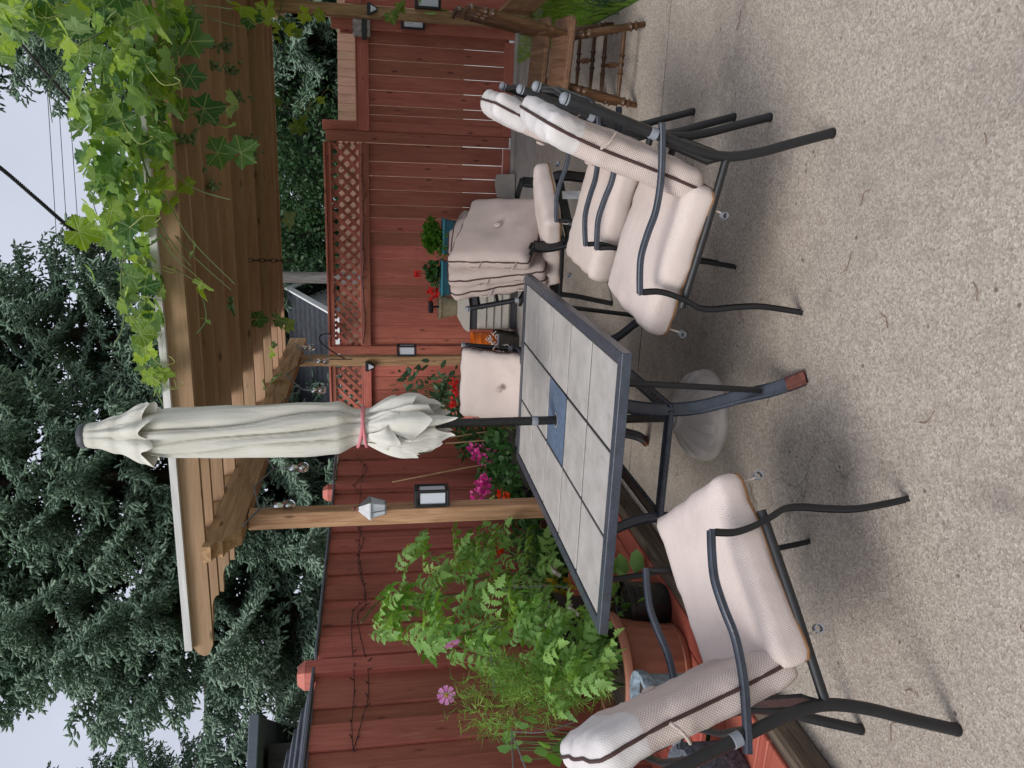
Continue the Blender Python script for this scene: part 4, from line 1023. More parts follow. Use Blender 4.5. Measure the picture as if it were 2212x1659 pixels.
def trough(label, x, y, lx, ly, h, rz=0.):
    t = thing('planter', label, 'planter', (x, y, ZL), rz, 'teal planters on the storage box')
    def ring(sx, sy, z): return [(-sx / 2, -sy / 2, z), (sx / 2, -sy / 2, z), (sx / 2, sy / 2, z), (-sx / 2, sy / 2, z)]
    mb = MB(); R1 = ring(lx * .82, ly * .78, 0) + ring(lx * .96, ly * .94, h)
    mb.add(R1, [(3, 2, 1, 0)] + [(i, (i + 1) % 4, (i + 1) % 4 + 4, i + 4) for i in range(4)]); mb.obj('body', M_TEAL, t)
    mb = MB(); r1, r2, r3, r4 = ring(lx, ly, h - .012), ring(lx, ly, h + .008), ring(lx * .9, ly * .86, h + .008), ring(lx * .9, ly * .86, h - .03)
    mb.add(r1 + r2 + r3 + r4, [(i + 4 * q, (i + 1) % 4 + 4 * q, (i + 1) % 4 + 4 * q + 4, i + 4 * q + 4) for q in range(3) for i in range(4)]); mb.obj('rim', M_TEALR, t)
    MB().box((0, 0, h - .03), (lx * .9, ly * .85, .01)).obj('soil', M_SOIL, t); return t
LEAF6 = (np.array([(0, 0, 0), (.3, .32, .05), (0, .5, 0), (-.3, .32, .05), (.22, .75, .0), (-.22, .75, .0), (0, 1, -.08)], float),
         np.array([(0, 1, 2), (0, 2, 3), (1, 4, 2), (3, 2, 5), (4, 6, 2), (5, 2, 6)]))
def leafcloud(pos, size, dirs=None, updir=.4, wid=.9):
    n = len(pos); d = unit(dirs if dirs is not None else rs.randn(n, 3) + np.array([0, 0, updir])); x, y, d = frames(d, rs.rand(n) * 6.28)
    s_ = (size * (.6 + .8 * rs.rand(n)))[:, None]
    return inst(LEAF6[0], LEAF6[1], pos, x * s_ * wid, d * s_, y * s_)
def joinV(lst):
    Vs, Fs, Ts, b = [], [], [], 0
    for V, F_, T in lst: Vs.append(V); Fs.append(F_ + b); Ts.append(T); b += len(V)
    return np.concatenate(Vs), np.concatenate(Fs), np.concatenate(Ts)
def ball(n, c, r, sq=(1, 1, 1)):
    p = rs.randn(n, 3); p = unit(p) * (rs.rand(n, 1) ** .4); return np.array(c) + p * r * np.array(sq)
def stems_mb(roots, tips, r=.004, bend=.1):
    mb = MB()
    for a, b in zip(roots, tips):
        a, b = Vector(a), Vector(b); m = (a + b) / 2 + Vector((R_.uniform(-bend, bend), R_.uniform(-bend, bend), .02))
        mb.tube(catmull([a, m, b], 4), [r] * 8 + [r * .6], 5)
    return mb
def flower_head(loc, r, m, label, cat='flower', n=34, group=None, parent=None, petal=1.0):
    pos = ball(n, (0, 0, 0), r, (1, 1, .75)); V, F_, T = leafcloud(pos, r * .62 * petal, pos + rs.randn(n, 3) * r * .4, 0, 1.5)
    me = npmesh('blossom', V, F_, m, T); o = link('blossom', me, parent, loc); return o
q = AY(985, 510, 8.2); t1 = trough('teal planter of parsley on the right of the storage box lid', q[0], 8.2, .36, .20, .155)
p = np.concatenate([ball(900, (0, 0, .26), .17, (1.1, .7, .62)), ball(300, (-.06, -.05, .17), .15, (1.1, .6, .8))])
V, F_, T = leafcloud(p, .038); o = link('parsley', npmesh('parsley', V, F_, M_PARSLEY, T)); o.location = (q[0], 8.2, ZL); tag(o, 'bushy bright green parsley growing in the right teal planter', 'herb')
q = AY(990, 600, 8.2); t2 = trough('teal planter with red geranium in the middle of the storage box lid', q[0], 8.2, .38, .20, .165)
g = thing('geranium', 'sparse geranium with two red blossom heads in the middle teal planter', 'plant', (q[0], 8.2, ZL))
p = ball(120, (.06, 0, .24), .10, (1.2, .7, .9)); V, F_, T = leafcloud(p, .055, None, .4, 1.4); link('foliage', npmesh('foliage', V, F_, M_GERL, T), g)
tips = []
for (x, y, r) in ((902, 592, .040), (937, 634, .062)):
    w = AY(x, y, 8.18) - np.array([q[0], 8.2, ZL]); tips.append(w); flower_head(tuple(w), r, M_REDP, '', parent=g)
stems_mb([(.03, 0, .12)] * 2 + [(.05, 0, .12)] * 6, tips + [ball(1, (.06, 0, .24), .08)[0] for _ in range(6)], .004, .03).obj('stem', M_STEM, g)
q = AY(990, 663, 8.15)
t = thing('flower_pot', 'ridged tan pot on the left end of the storage box lid', 'pot', (q[0], 8.15, ZL))
pr = [(.085, 0), (.09, .01)]
for k in range(9): pr += [(.092 + .0035 * k, .012 + .016 * k), (.0935 + .0035 * k, .022 + .016 * k)]
pr += [(.128, .165), (.136, .172), (.137, .192), (.122, .194), (.115, .16)]
MB().lathe(pr, (0, 0, 0), 36, capb=True).obj('body', M_TANPOT, t, smooth=35); MB().lathe([(.001, .165), (.118, .165)], (0, 0, 0), 24).obj('soil', M_SOIL, t)
t = thing('stake_light', 'small square solar stake light standing in the tan pot', 'lamp', (q[0], 8.15, ZL + .165))
MB().tube([(0, 0, 0), (0, 0, .085)], .011, 8).obj('stake', M_BLACKLAMP, t); MB().box((0, 0, .11), (.115, .115, .05), .008).obj('solar_cap', M_SOLAR, t)
# orange bucket in a brown bin between box and chair
q = G(1117, 738)
t = thing('storage_bin', 'dark brown woven plastic bin between storage box and tufted chair', 'bin', (-1.975, 7.90, .003))
def ringbox(w0, w1, h, mb=None):
    mb = mb or MB(); a = [(-w0, -w0, 0), (w0, -w0, 0), (w0, w0, 0), (-w0, w0, 0)] + [(-w1, -w1, h), (w1, -w1, h), (w1, w1, h), (-w1, w1, h)] + [(-w1 + .02, -w1 + .02, h), (w1 - .02, -w1 + .02, h), (w1 - .02, w1 - .02, h), (-w1 + .02, w1 - .02, h)] + [(-w1 + .03, -w1 + .03, .06), (w1 - .03, -w1 + .03, .06), (w1 - .03, w1 - .03, .06), (-w1 + .03, w1 - .03, .06)]
    fs = [(3, 2, 1, 0), (12, 13, 14, 15)] + [(i + 4 * k, (i + 1) % 4 + 4 * k, (i + 1) % 4 + 4 * k + 4, i + 4 * k + 4) for k in range(3) for i in range(4)]
    return mb.add(a, fs)
ringbox(.135, .165, .235).obj('body', M_BIN, t); MB().box((0, -.158, .228), (.345, .02, .02), .003).box((0, .158, .228), (.345, .02, .02), .003).obj('rim', M_GREYP, t)
t = thing('bucket', 'bright orange bucket with white stencilled letters in the brown bin', 'bucket', (-1.965, 7.90, .075))
MB().lathe([(.128, 0), (.132, .01), (.145, .26), (.151, .262), (.151, .275), (.146, .278), (.148, .318), (.155, .320), (.156, .335), (.150, .338), (.147, .392), (.155, .396), (.155, .408), (.143, .408), (.125, .02)], (0, 0, 0), 44, capb=True).obj('body', M_ORANGE, t, smooth=35)
hb = MB().tube(catmull([(.148, 0, .33), (.10, -.13, .22), (.0, -.165, .17), (-.10, -.13, .22), (-.148, 0, .33)], 6), .003, 6).obj('handle', M_GALV, t)
mb = MB().prism([(-.09, 0), (0, -.09), (.09, 0), (0, .09)], 0, .0008, 'y')
def letters(txt, size, loc, rot, m, parent, ext=.0006, spacing=1.0, name='lettering'):
    cu = bpy.data.curves.new(name, 'FONT'); cu.body = txt; cu.size = size; cu.extrude = ext; cu.align_x = 'CENTER'; cu.align_y = 'CENTER'; cu.space_line = .78; cu.space_character = spacing
    cu.materials.append(m); tmp = bpy.data.objects.new(name, cu); C.objects.link(tmp); me = bpy.data.meshes.new_from_object(tmp.evaluated_get(bpy.context.evaluated_depsgraph_get())); bpy.data.objects.remove(tmp); o = bpy.data.objects.new(name, me); C.objects.link(o); o.parent = parent; o.location = loc; o.rotation_euler = rot; return o
for i, tx in enumerate(('THE', 'HOME', 'DEPOT')):
    an = -90 + 8; off = (.058 - .058 * i)
    letters(tx, (.058, .085, .076)[i], (.05 - off * .95, -.150 + .006 * abs(i - 1), .185 + off * 1.0), (rad(90), rad(-42), rad(10)), M_LETTER, t, .004)
# a sloping slab of concrete leaning by the fence
q = G(1108, 398); o = MB().prism([(-.13, 0), (.13, 0), (.12, .20), (.02, .215), (-.11, .19)], -.04, .045, 'y').obj('concrete_block', M_CONC2)
o.location = (q[0] - .02, 8.37, .004); o.rotation_euler = (rad(-14), 0, rad(5)); tag(o, 'broken concrete block leaning at the foot of the lattice fence', 'block')

# ------------------------------------------------------------------ pots on the deck
ZP = ZD
t = thing('terracotta_planter', 'large terracotta coloured ribbed pot holding cosmos on the deck', 'planter', (-2.245, 2.905, ZP))
def ribs(a, z): return 1 + (.010 * math.cos(a * 22) if .03 < z < .27 else 0)
MB().lathe([(.168, 0), (.180, .012), (.182, .03), (.176, .034), (.205, .20), (.224, .285), (.228, .29), (.242, .292), (.25, .30), (.25, .322), (.243, .332), (.228, .332), (.220, .30), (.18, .10)], (0, 0, 0), 132, capb=True, warp=ribs).obj('body', M_TERRA, t, smooth=40)
MB().lathe([(.001, .285), (.225, .28)], (0, 0, 0), 24).obj('soil', M_SOIL, t)
def black_pot(label, x, y, r, h, g=None):
    t = thing('black_pot', label, 'pot', (x, y, ZP), 0, g)
    MB().lathe([(r * .78, 0), (r * .84, .012), (r * .96, h * .85), (r * 1.02, h * .88), (r * 1.04, h * .99), (r * .99, h), (r * .93, h * .97), (r * .86, h * .7)], (0, 0, 0), 40, capb=True).obj('body', M_DARKP, t, smooth=40)
    MB().lathe([(.001, h * .9), (r * .92, h * .88)], (0, 0, 0), 24).obj('soil', M_SOIL, t); return t
black_pot('black nursery pot with young bean plant near the deck edge', -2.075, 3.13, .125, .21)
black_pot('tall black tub with tomato plant and white rope handle behind the table', -2.56, 3.62, .23, .42)
for (x, y, lb) in ((1197, 1238, 'short white rope loop at the right edge of the tall black tub'), (1235, 1320, 'curled white rope loop among the tomato leaves by the table corner')):
    c = Vector(AX(x, y, -2.36)); tag(MB().tube(catmull([c + Vector((0, -.04, -.03)), c + Vector((.03, 0, .025)), c + Vector((0, .05, -.02))], 6), .012, 8).obj('rope_handle', M_WHITEROPE, smooth=60), lb, 'rope', 'white rope handles')
t = thing('grey_pot', 'mottled blue grey pot behind the near armchair back', 'pot', (-2.09, 2.50, ZP))
MB().lathe([(.07, 0), (.08, .02), (.095, .29), (.108, .305), (.115, .33), (.110, .345), (.090, .345), (.084, .30)], (0, 0, 0), 40, capb=True, warp=lambda a, z: 1 + (.012 * math.cos(16 * a) if z > .28 else 0)).obj('body', M_GREYPOT, t, smooth=45)
MB().lathe([(.001, .31), (.088, .31)], (0, 0, 0), 20).obj('soil', M_SOIL, t)
t = thing('plant_label', 'white hand lettered plant marker in the terracotta pot', 'label', (0, 0, 0))
q = AX(1366, 1524, -2.19); t.location = tuple(q); t.rotation_euler = (rad(78), rad(-86), rad(38))
mb = MB().prism([(-.055, -.011), (.05, -.011), (.056, -.006), (.056, .006), (.05, .011), (-.055, .011)], -.001, .001, 'z'); mb.obj('tag', M_PAPER, t)
letters('RaDISH', .017, (.004, 0, .0016), (0, 0, 0), M_INK, t, .0003)
t = thing('stone_pot', 'dark speckled stone tub on the deck behind the near armchair', 'pot', (-2.34, 2.25, ZP))
MB().lathe([(.16, 0), (.178, .02), (.185, .20), (.178, .225), (.15, .225), (.14, .16)], (0, 0, 0), 44, capb=True).obj('body', M_GREYSTONE, t, smooth=40); MB().lathe([(.001, .19), (.15, .19)], (0, 0, 0), 20).obj('soil', M_SOIL, t)
q = AX(1516, 1650, -2.06); o = MB().lathe([(.045, 0), (.055, .03), (.060, .06), (.052, .062), (.045, .03)], (0, 0, 0), 24, capb=True).obj('clay_saucer', M_PINKCLAY, smooth=40); o.location = (-2.16, 1.80, ZP + .0); tag(o, 'small pink clay pot at the left edge of the deck', 'pot')
q = G(1336, 1030); o = MB().lathe([(.001, -.02), (.085, 0), (.10, .04), (.07, .085), (.03, .10), (.001, .105)], (0, 0, 0), 14, warp=lambda a, z: 1 + .16 * math.sin(3 * a + 1) + .08 * math.sin(7 * a)).obj('boulder', M_STONE, smooth=60)
o.location = (-1.985, 4.50, 0); tag(o, 'pale rounded stone at the foot of the near left pergola post', 'stone')

# red box planter and black window box along the left fence
t = thing('red_planter_box', 'dark red wooden planter box with trailing ivy by the left fence', 'planter', (-2.62, 4.55, ZP - .1))
for k, (z) in enumerate((.10, .24)): plank('side_board', (.022, .84, .135), (.2, 0, z), M_REDL, t)
plank('end_board', (.40, .022, .27), (0, -.41, .17), M_REDL, t); plank('end_board', (.40, .022, .27), (0, .41, .17), M_REDL, t)
MB().box((0, 0, .26), (.38, .80, .02)).obj('soil', M_SOIL, t)
t = thing('window_box', 'long black trough planter of pink geraniums beyond the table', 'planter', (-2.50, 5.75, .0))
MB().prism([(-.13, .20), (.13, .20), (.16, .42), (.175, .425), (.175, .45), (.15, .45), (.14, .40), (-.16, .40), (-.175, .45), (-.16, .42)], -.62, .62, 'y').obj('trough', M_DARKP, t)
MB().box((0, 0, .41), (.27, 1.2, .02)).obj('soil', M_SOIL, t)
for s_ in (-.5, .5): MB().box((0, s_, .09), (.22, .05, .20), .004).obj('stand_leg', M_DARKP, t)

# ------------------------------------------------------------------ planting
GR = np.array([-2.50, 5.75, .45])
g = thing('pink_geraniums', 'magenta geraniums with round leaves filling the black trough', 'plant', tuple(GR))
p = np.stack([rs.randn(900) * .10 + .05, (rs.rand(900) - .5) * 1.25, np.abs(rs.randn(900)) * .07 - .02], 1)
V, F_, T = leafcloud(p, .055, None, .5, 1.5); link('foliage', npmesh('foliage', V, F_, M_GERL, T), g)
tips = []
for (x, y, r) in ((1028, 983, .055), (1040, 990, .05), (1022, 970, .045), (1065, 985, .055), (1043, 1052, .06), (1030, 1075, .055), (1050, 1040, .05), (1033, 1048, .04), (1040, 968, .035), (1057, 955, .03)):
    w = AX(x, y, -2.45) - GR; tips.append(w); flower_head(tuple(w), r, M_PINK, '', parent=g, n=30)
stems_mb([(.0, w[1] * .9, 0) for w in tips], tips, .004, .03).obj('stem', M_STEM, g)
o = flower_head(tuple(AX(1087, 1071, -2.40)), .045, M_ORP, ''); o.name = 'red_blossom'; tag(o, 'single orange red blossom low beside the near left post', 'flower')
p = np.stack([rs.randn(700) * .08 - 2.36, 5.0 + rs.rand(700) * 1.4, .25 + rs.randn(700) * .07], 1)
V, F_, T = leafcloud(p, .028, None, .5, 1.2); tag(link('stonecrop', npmesh('stonecrop', V, F_, M_SEDUM, T)), 'low pale stonecrop cushion under the black trough', 'plant')
p = np.stack([rs.randn(1000) * .10 - 2.58, 4.15 + rs.rand(1000) * .8, .40 + rs.randn(1000) * .075], 1)
V, F_, T = leafcloud(p, .042, None, .3, 1.3); tag(link('ivy', npmesh('ivy', V, F_, M_GERL, T)), 'dark green ivy spilling over the red planter box', 'plant')
def bush(name, label, cat, polys, X, m, size, n, jit, stem_from=None, axis='x', wid=.8, up=.3):
    """foliage filling outlines surveyed on an upright plane"""
    P = []
    for poly, k in polys:
        xs = [a for a, b in poly]; ys = [b for a, b in poly]; c = 0
        while c < k:
            a, b = rs.uniform(min(xs), max(xs)), rs.uniform(min(ys), max(ys)); ins = False; j = len(poly) - 1
            for i in range(len(poly)):
                if (poly[i][1] > b) != (poly[j][1] > b) and a < (poly[j][0] - poly[i][0]) * (b - poly[i][1]) / (poly[j][1] - poly[i][1]) + poly[i][0]: ins = not ins
                j = i
            if ins: P.append(AX(a, b, X + rs.randn() * jit) if axis == 'x' else AY(a, b, X + rs.randn() * jit)); c += 1
    return np.array(P)
# grey-green rose by the corner, lily clump beside it
P = bush('', '', '', [([(850, 845), (860, 790), (905, 800), (930, 775), (985, 790), (990, 870), (930, 900), (880, 860)], 90), ([(925, 860), (985, 800), (995, 920), (935, 925)], 120)], 7.1, None, 0, 0, .12, axis='y')
g = thing('rose_bush', 'tall grey green rose bush behind the tufted chair', 'shrub', tuple(AY(1100, 850, 7.1) * np.array([1, 1, 0])))
V, F_, T = leafcloud(P - np.array(g.location), .085, None, .2, .75); link('foliage', npmesh('foliage', V, F_, M_ROSELEAF, T), g)
stems_mb([(0, 0, 0)] * 9, [P[i] - np.array(g.location) for i in range(0, 90, 10)], .006, .1).obj('stem', M_STEM, g)
for x, y, lb in ((980, 825, 'rightmost red blossom peeping over the tufted chair back'), (983, 845, 'middle red blossom peeping over the tufted chair back'), (978, 870, 'red blossom over the tufted chair back, nearest the umbrella')):
    o = flower_head(tuple(AY(x, y, 5.6)), .032, M_REDP, ''); o.name = 'red_blossom'; tag(o, lb, 'flower', 'red blossoms above the tufted chair')
P = bush('', '', '', [([(985, 925), (1000, 985), (1050, 985), (1110, 960), (1110, 925)], 420)], -2.72, None, 0, 0, .08)
g = thing('leafy_perennial', 'leafy green perennial with bamboo canes behind the black trough', 'plant', (-2.72, 6.6, 0))
V, F_, T = leafcloud(P - np.array(g.location), .09, None, .5, .55); link('foliage', npmesh('foliage', V, F_, M_DKLEAF, T), g)
stems_mb([(0, 0, 0)] * 7, [P[i] - np.array(g.location) for i in range(0, 140, 20)], .005, .06).obj('stem', M_STEM, g)
for i, (a, b, lb) in enumerate((((848, 1041), (1090, 995), 'pale bamboo cane leaning from the trough towards the left fence'), ((975, 945), (1100, 925), 'bamboo cane right of the umbrella, in the leafy perennial'), ((962, 958), (1100, 948), 'bamboo cane just left of its twin in the leafy perennial'))):
    p0, p1 = Vector(AX(*a, -2.62)), Vector(AX(*b, -2.55)); d = (p1 - p0)
    o = MB().tube([(0, 0, 0), d * .5 + Vector((.0, .0, .015)), d * 1.15], .0065, 7).obj('bamboo_cane', M_BAMBOO, smooth=50, loc=p0); tag(o, lb, 'cane', 'bamboo canes')

# tomato plants: compound leaves
def tomato_leaf(seed):
    r = np.random.RandomState(seed); V = []; F_ = []
    def leaflet(o, d, L, w):
        d = unit(np.array(d, float)); s_ = np.array([-d[1], d[0], 0]); b = len(V); cu = r.uniform(-.2, .8); dr = r.uniform(.1, .6)
        pts = [(0, 0), (.10, .15), (.20, .34), (.29, .20), (.40, .42), (.50, .20), (.62, .33), (.72, .13), (.84, .14), (1, 0)]
        V.append(np.array(o)); mid = []
        for t_, w_ in pts[1:-1]: 
            dz = -dr * L * t_ * t_
            V.append(np.array(o) + d * L * t_ + s_ * w_ * w * L + np.array([0, 0, cu * w_ * L + dz])); V.append(np.array(o) + d * L * t_ + np.array([0, 0, dz])); V.append(np.array(o) + d * L * t_ - s_ * w_ * w * L + np.array([0, 0, cu * w_ * L + dz]))
        V.append(np.array(o) + d * L + np.array([0, 0, -dr * L])); n_ = len(pts) - 2
        F_.append((b, b + 1, b + 2)); F_.append((b, b + 2, b + 3))
        for i in range(n_ - 1):
            q = b + 1 + 3 * i; F_.extend([(q, q + 3, q + 4), (q, q + 4, q + 1), (q + 1, q + 4, q + 5), (q + 1, q + 5, q + 2)])
        q = b + 1 + 3 * (n_ - 1); e = b + 1 + 3 * n_; F_.extend([(q, e, q + 1), (q + 1, e, q + 2)])
    def rach(y): return np.array([.03 * math.sin(y * 3 + seed), y, .10 * y - .34 * y * y])
    for y, L, in ((.24, .26), (.48, .34), (.74, .34)):
        for s_ in (-1, 1):
            leaflet(rach(y + r.uniform(-.03, .03)), (s_ * 1., .45 + r.uniform(-.2, .25), r.uniform(-.3, .1)), L * r.uniform(.85, 1.15), 1.)
    leaflet(rach(.88), (r.uniform(-.2, .2), 1, -.35), .38, 1.1)
    b = len(V)
    for y in np.linspace(0, .92, 6): p = rach(y); V += [p + np.array([-.012, 0, -.005]), p + np.array([.012, 0, -.005])]
    for i in range(5): q = b + 2 * i; F_.extend([(q, q + 1, q + 3), (q, q + 3, q + 2)])
    return np.array(V), np.array(F_)
TL = [tomato_leaf(s_) for s_ in range(4)]
TLM = [npmesh('leaf', V, F_, M_TOM) for V, F_ in TL]
def stalks(g, paths, r, m=M_STEM):
    mb = MB(); g0 = Vector(g.location); out = []
    for p in paths:
        pts = catmull([Vector(q) - g0 for q in p], 6); out.append(pts); k = len(pts)
        mb.tube(pts, [r * (1 - .6 * i / k) for i in range(k)], 7)
    mb.obj('stem', m, g, smooth=60); return out
def tomato(g, P, lsize, n_obj, smalln, X):
    g0 = np.array(g.location); n = len(P)
    for i in range(n):
        p = P[i]; me = TLM[i % 4]; o = link('leaf', me, g, tuple(p - g0)); s_ = lsize * R_.uniform(.65, 1.2); o.scale = (s_, s_, s_)
        o.rotation_euler = (R_.gauss(-.35, .45), R_.gauss(0, .45), R_.uniform(-2.6, .9) - .6)
X = -2.46
g = thing('tomato_plant', 'tall tomato plant rising from the tall black tub along the left fence', 'plant', (-2.56, 3.62, ZP + .36))
P = bush('', '', '', [([(1035, 1140), (1060, 1130), (1020, 1200), (985, 1240), (960, 1215), (1000, 1170)], 26), ([(840, 1235), (890, 1170), (905, 1190), (960, 1220), (1040, 1200), (1060, 1290), (1050, 1400), (960, 1420), (880, 1400), (830, 1330), (835, 1290)], 88),
                      ([(775, 1330), (800, 1290), (835, 1290), (840, 1390), (800, 1385)], 15), ([(1050, 1180), (1130, 1170), (1180, 1200), (1180, 1290), (1060, 1300)], 38), ([(960, 1380), (1060, 1380), (1050, 1440), (960, 1440)], 16), ([(1060, 1290), (1180, 1290), (1230, 1360), (1080, 1370)], 34)], X, None, 0, 0, .10)
tomato(g, P, .175, 0, 0, X)
stalks(g, [[AX(1235, 1300, -2.5), AX(1100, 1270, X), AX(950, 1290, X), AX(835, 1290, X), AX(780, 1345, X)], [AX(1235, 1290, -2.5), AX(1120, 1240, X), AX(1000, 1250, X), AX(920, 1190, X)], [AX(1235, 1310, -2.5), AX(1150, 1220, X), AX(1080, 1180, X), AX(1030, 1150, X)], [AX(1240, 1310, -2.5), AX(1120, 1340, X), AX(1000, 1370, X), AX(880, 1390, X)]], .009)
P2 = bush('', '', '', [([(1190, 1240), (1250, 1250), (1230, 1350), (1170, 1330)], 40)], -2.42, None, 0, 0, .06); Vv, Ff, Tt = leafcloud(P2 - np.array(g.location), .055, None, .2, 1.0); link('yellow_foliage', npmesh('yellow_foliage', Vv, Ff, M_YELLOWL, Tt), g)
mb = MB()
for i in range(9): q = Vector(P[R_.randrange(len(P))]) - Vector(g.location); mb.lathe([(.001, -.016), (.012, -.010), (.016, 0), (.012, .010), (.001, .016)], q, 10)
mb.obj('tomato', plain('green_tomato', (.12, .22, .05), .3), g, smooth=80, kind='stuff')
g = thing('tomato_seedlings', 'bright green leafy tomato plants in the terracotta pot', 'plant', (-2.245, 2.905, ZP + .285))
P = bush('', '', '', [([(1085, 1330), (1160, 1310), (1240, 1340), (1280, 1340), (1300, 1350), (1305, 1440), (1290, 1480), (1240, 1500), (1200, 1430), (1120, 1430)], 100), ([(1240, 1340), (1300, 1350), (1305, 1460), (1250, 1470)], 25), ([(1100, 1400), (1200, 1400), (1270, 1470), (1180, 1520)], 40)], -2.24, None, 0, 0, .10)
tomato(g, P, .135, 0, 0, X)
stalks(g, [[(-2.245 + a, 2.905 + b, ZP + .28), (-2.24 + a * 1.5, 2.9 + b * 2, ZP + .5), AX(x, y, -2.22)] for a, b, x, y in ((0, 0, 1130, 1380), (.05, .06, 1170, 1330), (-.04, -.06, 1180, 1430), (.06, -.05, 1230, 1470), (.0, .1, 1210, 1350))], .005)
# cosmos: feathery foliage with pink daisies, in the same pot
g = thing('cosmos', 'feathery green cosmos with pink flowers in the terracotta pot', 'plant', (-2.26, 2.80, ZP + .285))
P = bush('', '', '', [([(990, 1480), (985, 1530), (1040, 1560), (1065, 1600), (1085, 1570), (1140, 1570), (1200, 1540), (1250, 1510), (1240, 1450), (1150, 1420), (1080, 1400), (1030, 1430)], 230), ([(1075, 1440), (1130, 1430), (1150, 1500), (1090, 1510)], 110), ([(1150, 1420), (1320, 1440), (1320, 1500), (1190, 1540)], 150)], -2.24, None, 0, 0, .09)
P = P - np.array(g.location); n_ = len(P)
nd = np.array([(-.5, 0, 0), (.5, 0, 0), (.0, 1, 0)], float); F3 = np.array([(0, 1, 2)])
ax_ = unit(rs.randn(n_, 3) + np.array([.3, -.2, .7])); k_ = np.tile(np.linspace(0, 1, 9), n_); pp = np.repeat(P, 9, 0) + np.repeat(ax_, 9, 0) * (k_ * .075)[:, None]; d = np.repeat(ax_, 9, 0) * .8 + rs.randn(len(pp), 3) * .55; x, y, d = frames(unit(d), rs.rand(len(d)) * 6.28)
Vv, Ff, Tt = inst(nd, F3, pp, x * .0042, d * (.042 * (.5 + rs.rand(len(d), 1))), y, np.repeat(rs.rand(n_), 9)); link('foliage', npmesh('foliage', Vv, Ff, M_COSMOS, Tt), g)
cs = stalks(g, [[(-2.26, 2.80, ZP + .28), AX(1200, 1470, -2.24), AX(1050, 1490, -2.22), AX(980, 1503, -2.2)], [(-2.26, 2.80, ZP + .28), AX(1150, 1430, -2.24), AX(1040, 1410, -2.22), AX(985, 1392, -2.2)], [(-2.26, 2.80, ZP + .28), AX(1190, 1500, -2.24), AX(1090, 1560, -2.22)], [(-2.26, 2.80, ZP + .28), AX(1200, 1450, -2.24), AX(1100, 1460, -2.22)]], .0035)
for (x, y, fc) in ((964, 1502, (.75, -.6, .25)), (978, 1392, (.5, .8, .3))):
    c = Vector(AX(x, y, -2.2)) - Vector(g.location); M = Vector(fc).to_track_quat('Z', 'Y').to_matrix()
    V_ = []; F2 = []
    for k in range(8):
        a = k * math.pi / 4
        for (r, da, z) in ((.006, 0, 0), (.022, -.36, .004), (.037, -.28, .001), (.041, -.1, .004), (.038, .04, 0), (.041, .14, .003), (.036, .30, .001), (.022, .36, .004)):
            V_.append(M @ Vector((r * math.cos(a + da), r * math.sin(a + da), z + .001 * (k % 2))) + c)
        b = 8 * k; F2 += [(b, b + i, b + i + 1) for i in range(1, 7)]
    fl = link('flower', npmesh('flower', np.array(V_), np.array(F2), M_COSP, rs.rand(len(V_))), g)
    MB().lathe([(.001, .007), (.006, .005), (.008, 0)], c, 10, M).obj('flower_centre', M_YELLOWL, fl)
# young bean plant in the small black pot, and seedlings by the near fence
def bean(label, loc, pts, size, m=None):
    g = thing('bean_plant', label, 'plant', loc); g0 = np.array(loc)
    P = np.array(pts) - g0; d = unit(P - np.array([0, 0, .1]) + np.array([.3, -.2, .2]))
    for i in range(len(P)):
        Vv, Ff, Tt = leafcloud(np.zeros((1, 3)), size, d[i:i + 1], 0, 1.05); link('leaf', npmesh('leaf', Vv, Ff, m or M_TOMS, Tt), g, tuple(P[i]))
    stems_mb([(0, 0, 0)] * len(P), [tuple(p) for p in P], .003, .02).obj('stem', M_STEM, g)
bean('young broad leaved bean plant in the small black pot', (-2.075, 3.13, ZP + .19), [AX(x, y, -2.06 + rs.randn() * .03) for x, y in ((1325, 1290), (1345, 1270), (1335, 1305), (1365, 1290), (1385, 1305), (1355, 1315), (1330, 1240), (1350, 1225), (1372, 1240), (1362, 1262), (1390, 1260), (1345, 1250), (1325, 1265), (1380, 1280))], .10)
bean('slender climbing bean by the left fence, on wire supports', (-2.55, 2.75, ZP), [AX(x, y, -2.50 + rs.randn() * .04) for x, y in ((1105, 1600), (1115, 1590), (1130, 1605), (1120, 1615), (1105, 1618), (1150, 1640), (1145, 1570), (1165, 1560), (1190, 1610), (1200, 1590), (1215, 1600), (1225, 1620), (1185, 1625), (1215, 1640), (1240, 1610))], .075)
mb = MB()
for pts in ([(1185, 1268), (1190, 1400), (1195, 1460)], [(1056, 1375), (1065, 1470), (1070, 1505)], [(1060, 1355), (1200, 1355), (1290, 1358)], [(1060, 1375), (1062, 1440), (1072, 1500), (1060, 1400)], [(1105, 1580), (1108, 1659)], [(1105, 1580), (1135, 1659)], [(1105, 1580), (1170, 1582), (1240, 1560)], [(1200, 1420), (1202, 1350)], [(1150, 1380), (1250, 1390)], [(1110, 1270), (1190, 1265), (1230, 1272)], [(1110, 1250), (1112, 1300)]):
    mb.tube(catmull([Vector(AX(x, y, -2.33 - .0003 * (y - 1270))) for x, y in pts], 4), .0028, 5)
tag(mb.obj('tomato_cage', M_GALV), 'thin wire plant cage around the tomatoes', 'plant support')
o = flower_head(tuple(AX(1075, 1185, -2.42)), .035, M_ORP, ''); o.name = 'red_blossom'; tag(o, 'bright orange red nasturtium bloom beside the tall tomato', 'flower')
